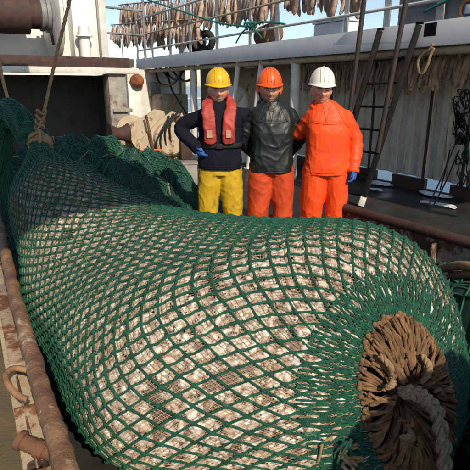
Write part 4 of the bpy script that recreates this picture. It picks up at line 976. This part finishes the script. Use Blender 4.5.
    link('trousers', finish(wrinkle(evalmesh(m, .0095, 3, 'trousers'), .011, base[0]*9+1, O.x, False), P['trousers']), t)
    for s in (-1, 1):
        m = MB(); limb(m, [O + Vector((s*.13, .02, .2)), O + Vector((s*.13, .02, .06))], [.06, .055]); limb(m, [O + Vector((s*.13, .02, .05)), O + Vector((s*.14, -.10, .045)), O + Vector((s*.145, -.17, .04))], [.05, .05, .04])
        me = evalmesh(m, .009, 2, 'boot'); A = co(me); A[:, 2] = np.maximum(A[:, 2], .004); setco(me, A); link('boot', finish(me, 'boot'), t)
    # ---- jacket
    m = MB(); hem = P.get('hem', .83); jw = P.get('jw', 1.0); l3 = lean*.3
    rings(m, [(O.x, O.y, hem, .215*jw, .155), (O.x, O.y-.005, hem+.08, .218*jw, .158), (O.x, O.y-.005, 1.05, .205*jw, .152), (O.x, O.y-.01, 1.22, .212*jw, .152), (O.x+l3*.4, O.y-.005, 1.34, .215*jw, .14), (O.x+l3*.7, O.y, 1.415, .20*jw, .118), (O.x+l3*.9, O.y, 1.46, .145*jw, .10), (O.x+lean*.5, O.y+.005, 1.51, .09, .082)])
    for s in (-1, 1):
        J = [O + Vector(q) for q in arms[s]]; J[0] = J[0] + Vector((-s*.035, 0, -.04)); limb(m, J, [.076*P.get('aw', 1), .074*P.get('aw', 1), .060*P.get('aw', 1)], 16)
    me = wrinkle(evalmesh(m, .0088, 3, 'jacket'), P.get('wr', .014), base[0]*5+3, O.x); jk = link('jacket', finish(me, P['jacket']), t); bj = bvh_of(me); jm = P['jacket']
    def jpart(nm, mb):
        if mb: link(nm, mb.mesh(nm, jm, True), jk)
    for s in (-1, 1):
        jpart('seam', seam(bj, [O + Vector((s*(.075+.115*f) + lean*.4*(1-f), 0, 1.475-.20*f - .03*math.sin(f*3))) for f in np.linspace(0, 1, 12)]))
        J = [O + Vector(q) for q in arms[s]]; d_ = (J[-1]-J[-2]).normalized(); w_ = J[-1] + d_*.035
        jpart('cuff', MB().lathe([(.050, -.022), (.058, -.018), (.061, 0), (.058, .018), (.048, .022)], w_, d_, 18))
    for dz in (.014, .034): jpart('hem_seam', seam(bj, [O + Vector((x, 0, hem+dz)) for x in np.linspace(-.19, .19, 16)], .0028))
    if P.get('flap'):
        jpart('chest_flap', seam(bj, [O + Vector((x + lean*.2, 0, 1.33 - .02*math.cos(x*9))) for x in np.linspace(-.15, .15, 14)], .004))
        for s in (-1, 1): jpart('neck_opening', seam(bj, [O + Vector((lean*.5 + s*.028*(1-f), 0, 1.46-.14*f)) for f in np.linspace(0, 1, 9)], .0045))
    # collar or hood
    m = MB(); nk_ = O + Vector((lean*.6, .0, 1.475)); cr_ = P.get('collar', (.10, .09, .032))
    pts = [nk_ + Vector((cr_[0]*math.cos(q), cr_[1]*math.sin(q) + .005, (.035 if math.sin(q) > 0 else -.055)*abs(math.sin(q)))) for q in np.linspace(0, 2*math.pi, 27)[:-1]]
    part('collar', evm(m.tube(pts, cr_[2], 10, closed=True), .008, P['collarm']), P['collarm'], t)
    # ---- helmet
    hh = thing_part(hc + rot @ Vector((0, .008, .046))*hs, rot, t, P)
    # gloves
    for s in P.get('gloves', ()):
        J = [O + Vector(q) for q in arms[s]]; glove(J[-1], (J[-1]-J[-2]).normalized(), s, t, P['glovem'], P.get('curl', .5))
    return t, O, hc, rot
from mathutils.bvhtree import BVHTree
def bvh_of(me): return BVHTree.FromPolygons([v.co for v in me.vertices], [tuple(p.vertices) for p in me.polygons])
mat('lips', (.42, .17, .14), (.34, .13, .11), 40, .5, .1); mat('teeth', (.62, .58, .50), None, 20, .35, 0); mat('crease', (.20, .09, .065), None, 20, .7, 0)
def face_line(bv, hc, rot, hs, xs, zf, out=.0005):
    r_ = []
    for x in xs:
        o_ = hc + rot @ Vector((x, -.3, zf(x)))*hs; h = bv.ray_cast(o_, rot @ Vector((0, 1, 0)))[0]
        if h: r_.append(h - (rot @ Vector((0, 1, 0)))*out)
    return r_
def seam(bv, pts, r=.0035, out=.001, d_=Vector((0, 1, 0))):
    r_ = []
    for p in pts:
        h = bv.ray_cast(Vector(p) - d_*1.0, d_)[0]
        if h: r_.append(h - d_*out)
    return MB().tube(smooth_path(r_, 24), r, 6) if len(r_) > 3 else None
def evm(m, vx, material): return finish(evalmesh(m, vx, 2, 'piece'), material)
def thing_part(c, rot, t, P):
    m = MB(); n = 36; vs_ = []; prof = []
    for i in range(12):
        q = i/11*math.pi/2; prof.append((math.cos(q)**.86, math.sin(q)))
    for r, h in prof:
        for k in range(n):
            an = 2*math.pi*k/n; rg_ = 1
            if abs(math.cos(an)) < .28: rg_ = 1 + .045*max(0, 1-abs(math.cos(an))/.28)*min(1, h*1.5+.2)*(P.get('ridge', 1))
            vs_.append(c + rot @ Vector((.118*r*math.cos(an)*rg_, .140*r*math.sin(an)*rg_, .152*h*(1+.03*(rg_-1)/.045))))
    fs = [(i*n+k, i*n+(k+1) % n, (i+1)*n+(k+1) % n, (i+1)*n+k) for i in range(11) for k in range(n)]
    m.add(vs_, fs + [tuple(range(11*n, 12*n))])
    sh = part('helmet', m, P['hat'], t, True)
    m = MB(); vs_ = []
    for (f, dz) in ((.97, .006), (1.03, .004), (1.10, -.004), (1.10, -.009), (1.03, -.006), (.97, -.004)):
        for k in range(n):
            an = 2*math.pi*k/n; fr = max(0, -math.sin(an)-.35)/.65; ext = (f-1)*(1+2.2*fr) if f > 1 else f-1
            vs_.append(c + rot @ Vector((.118*(1+(f-1))*math.cos(an), .140*(1+ext)*math.sin(an), dz-.02*max(0, ext)*2*fr)))
    m.add(vs_, [(i*n+k, i*n+(k+1) % n, ((i+1) % 6)*n+(k+1) % n, ((i+1) % 6)*n+k) for i in range(6) for k in range(n)])
    o = link('brim', m.mesh('brim', P['hat'], True), sh)
    for xo in (-.034, 0, .034):
        q = []
        for a_ in np.linspace(-.15*math.pi/2, math.pi*1.075, 20):
            cy = -math.cos(a_)*.9; hz = max(0, math.sin(a_)); w_ = math.sqrt(max(0, 1-(xo/.118)**2)); q.append(c + rot @ Vector((xo, .140*w_*math.copysign(abs(math.cos(a_))**.92, -math.cos(a_))*1.0, .152*w_*hz+.003)))
        link('ridge', MB().tube(q[2:-2], [.0045 if xo else .006]*16, 6).mesh('ridge', P['hat'], True), sh)
    if P.get('flaps'):
        for s in (-1, 1):
            m = MB(); limb(m, [c + rot @ Vector((s*.104, .02, .0)), c + rot @ Vector((s*.103, .015, -.05)), c + rot @ Vector((s*.095, .0, -.085))], [.026, .028, .02]); link('ear_flap', evm(m, .006, P['hat']), sh)
            link('chin_strap', MB().tube(smooth_path([c + rot @ Vector((s*.10, -.01, -.07)), c + rot @ Vector((s*.08, -.04, -.13)), c + rot @ Vector((0, -.06, -.17))], 8), .008, 6).mesh('chin_strap', 'black_cloth', True), sh)
    return sh
def glove(wr, d_, s, t, mtl, curl):
    m = MB(); d_ = Vector(d_); fw = Vector((0, -1, 0)); nrm_ = (fw - d_*fw.dot(d_)).normalized(); sd_ = d_.cross(nrm_)
    palm = wr + d_*.065
    limb(m, [wr + d_*.0, wr + d_*.03, palm, palm + d_*.035], [.038, .036, .040, .036])
    inn = -s*Vector((1, 0, 0)); inn = (inn - d_*inn.dot(d_)).normalized()
    for k in range(4):
        b0 = palm + d_*.03 + nrm_*(.030-.020*k); L_ = (.07, .078, .072, .056)[k]
        p1 = b0 + d_*L_*.45 + inn*L_*.12*curl; p2 = p1 + d_*L_*.25 + inn*L_*.4*curl; p3 = p2 + d_*L_*.05 + inn*L_*.4*curl
        limb(m, [b0, p1, p2, p3], [.0115, .011, .0105, .009], 8)
    b0 = palm - d_*.02 + nrm_*.035; limb(m, [b0, b0 + nrm_*.025 + d_*.03 + inn*.015, b0 + nrm_*.022 + d_*.06 + inn*.03], [.013, .012, .010], 8)
    part('glove', evm(m, .0048, mtl), mtl, t)

Y1 = 4.83
x1 = -.15; x2 = .365; x3 = .89
# yellow helmet, life vest, hand on hip
t, O, hc, rot = person((x1, Y1), .10, -.01, {-1: [(-.185, .0, 1.415), (-.385, .06, 1.25), (-.235, -.07, 1.085)], 1: [(.185, .0, 1.42), (.36, .13, 1.36), (.56, .19, 1.40)]},
    'person in yellow helmet, red life vest and yellow trousers with hand on hip',
    dict(skin=(.62, .35, .24), beard=(.34, .27, .22), beardf=.35, hair='grey_hair', trousers='oil_yellow', jacket='navy', hat='yellow_hat', collarm='scarf', collar=(.075, .07, .03), gloves=(-1,), glovem='glove_blue', smile=True, hem=.86, wr=.007, eye=1.615, leg=.112))
pts = [O + Vector(q) for q in ((-.085, -.168, 1.12), (-.088, -.182, 1.22), (-.098, -.168, 1.36), (-.112, -.10, 1.475), (-.09, .03, 1.53), (0, .075, 1.545), (.09, .03, 1.53), (.112, -.10, 1.475), (.098, -.168, 1.36), (.088, -.182, 1.22), (.085, -.168, 1.12))]
m = MB(); P_ = smooth_path(pts, 60); vs_ = []; n = 14
for i, p in enumerate(P_):
    d_ = (P_[min(i+1, 59)]-P_[max(i-1, 0)]).normalized(); ctr = O + Vector((0, 0, p.z)); outw = (p-ctr); outw.z = 0; outw = Vector((0, -1, .25)) if p.y < O.y-.06 else outw.normalized() + ZV*.5
    outw = (outw - d_*outw.dot(d_)).normalized(); sd_ = d_.cross(outw); w_ = .062 if p.z < 1.42 else .052
    if i in (0, 59): w_ *= .6
    for k in range(n):
        an = 2*math.pi*k/n; c_, s_ = math.cos(an), math.sin(an); vs_.append(p + sd_*(w_*math.copysign(abs(c_)**.6, c_)) + outw*(.032*math.copysign(abs(s_)**.7, s_)))
m.add(vs_, [(i*n+k, i*n+(k+1) % n, (i+1)*n+(k+1) % n, (i+1)*n+k) for i in range(59) for k in range(n)] + [tuple(range(n))[::-1], tuple(range(59*n, 60*n))])
me = evalmesh(m, .007, 2, 'life_vest'); wrinkle(me, .010, 4, O.x, False); vest = link('life_vest', finish(me, 'vest_red'), t)
for s in (-1, 1): link('vest_patch', MB().obox(O + Vector((s*.090, -.217, 1.215)), (.026, 0, 0), (0, .004, 0), (0, .002, .034)).mesh('vest_patch', 'patch', False, .002), vest)
m = MB(); rings(m, [(O.x, O.y-.005, 1.075, .216, .165), (O.x, O.y-.005, 1.078, .222, .170), (O.x, O.y-.005, 1.117, .222, .170), (O.x, O.y-.005, 1.12, .216, .165)]); link('vest_belt', m.mesh('vest_belt', 'black_cloth', True), vest)
link('buckle', MB().obox(O + Vector((0, -.176, 1.098)), (.03, 0, 0), (0, .008, 0), (0, 0, .024)).mesh('buckle', 'black_cloth', False, .004), vest)
# orange helmet, dark oilskin
person((x2, Y1+.02), .05, -.035, {-1: [(-.19, .01, 1.42), (-.275, .05, 1.16), (-.17, .17, .98)], 1: [(.19, .01, 1.42), (.275, .05, 1.16), (.17, .17, .98)]},
    'person in orange helmet, dark oilskin jacket and worn orange trousers',
    dict(skin=(.58, .32, .22), beard=(.2, .14, .11), beardf=.3, hair='grey_hair', trousers='oil_orange_worn', jacket='dark_oilskin', hat='orange_hat', collarm='dark_oilskin', collar=(.112, .095, .028), smile=True, flap=True, flaps=True, hem=.825, jw=1.0, aw=1.02, wr=.012, eye=1.615, leg=.118, ridge=.4))
# white helmet, bright orange suit
person((x3, Y1-.12), -.02, -.085, {-1: [(-.195, .0, 1.41), (-.27, .16, 1.2), (-.36, .26, 1.28)], 1: [(.195, .0, 1.40), (.275, .02, 1.14), (.255, -.06, .90)]},
    'person in white helmet and bright orange oilskin jacket and trousers',
    dict(skin=(.64, .34, .24), hair='grey_hair', trousers='oil_orange', jacket='oil_orange', hat='white_hat', collarm='oil_orange', collar=(.112, .095, .026), flap=True, gloves=(1,), glovem='glove_blue', hem=.82, jw=.97, aw=.98, wr=.008, eye=1.615, leg=.118, curl=.7, tilt=.04, ridge=.6))

# ================================================================== ADDED SHADE CASTERS OUT OF VIEW: GANTRY AND NET HEAP
gy = thing('added_shade_gantry', W(2, -2.4, 0), 'added unseen steel gantry over the deck, shading the neck of the net bag', 'gantry')
part('platform', MB().sbox(-2.6, 7.4, -3.6, 1.45, 5.0, 5.12), 'grey_paint', gy)  # unseen slab added overhead to shade the bag's neck and the far nets
for a, bq in ((-2.5, -3.3), (2.4, -3.3), (7.2, -3.3)): part('shade_gantry_leg', MB().sbox(a-.1, a+.1, bq-.1, bq+.1, 0.002, 5.0), 'grey_paint', gy, bev=.01)
for a in (-1, 1.2, 2.8, 4.4, 6): part('shade_gantry_beam', MB().sbox(a, a+.1, -3.15, 1.4, 4.8, 4.998), 'grey_paint', gy)
def hf_shade(X, Y):  # height of the added unseen heap, shaped to shade the gathered end
    z = np.maximum.reduce([G(X, Y, 1.50, .30, .98, .56, 1.66, YAW), G(X, Y, 2.3, .3, .9, .8, 1.75), G(X, Y, 1.5, -.4, .8, .8, 1.1)])
    return z*.93 + crumple(X, Y)*np.clip(z*2.4, 0, 1) - .02
heap('green_net_heap', .7, 3.6, -1.4, 1.5, hf_shade, 'added unseen heap of green netting, shading the gathered end of the bag', .04, .11, .006)
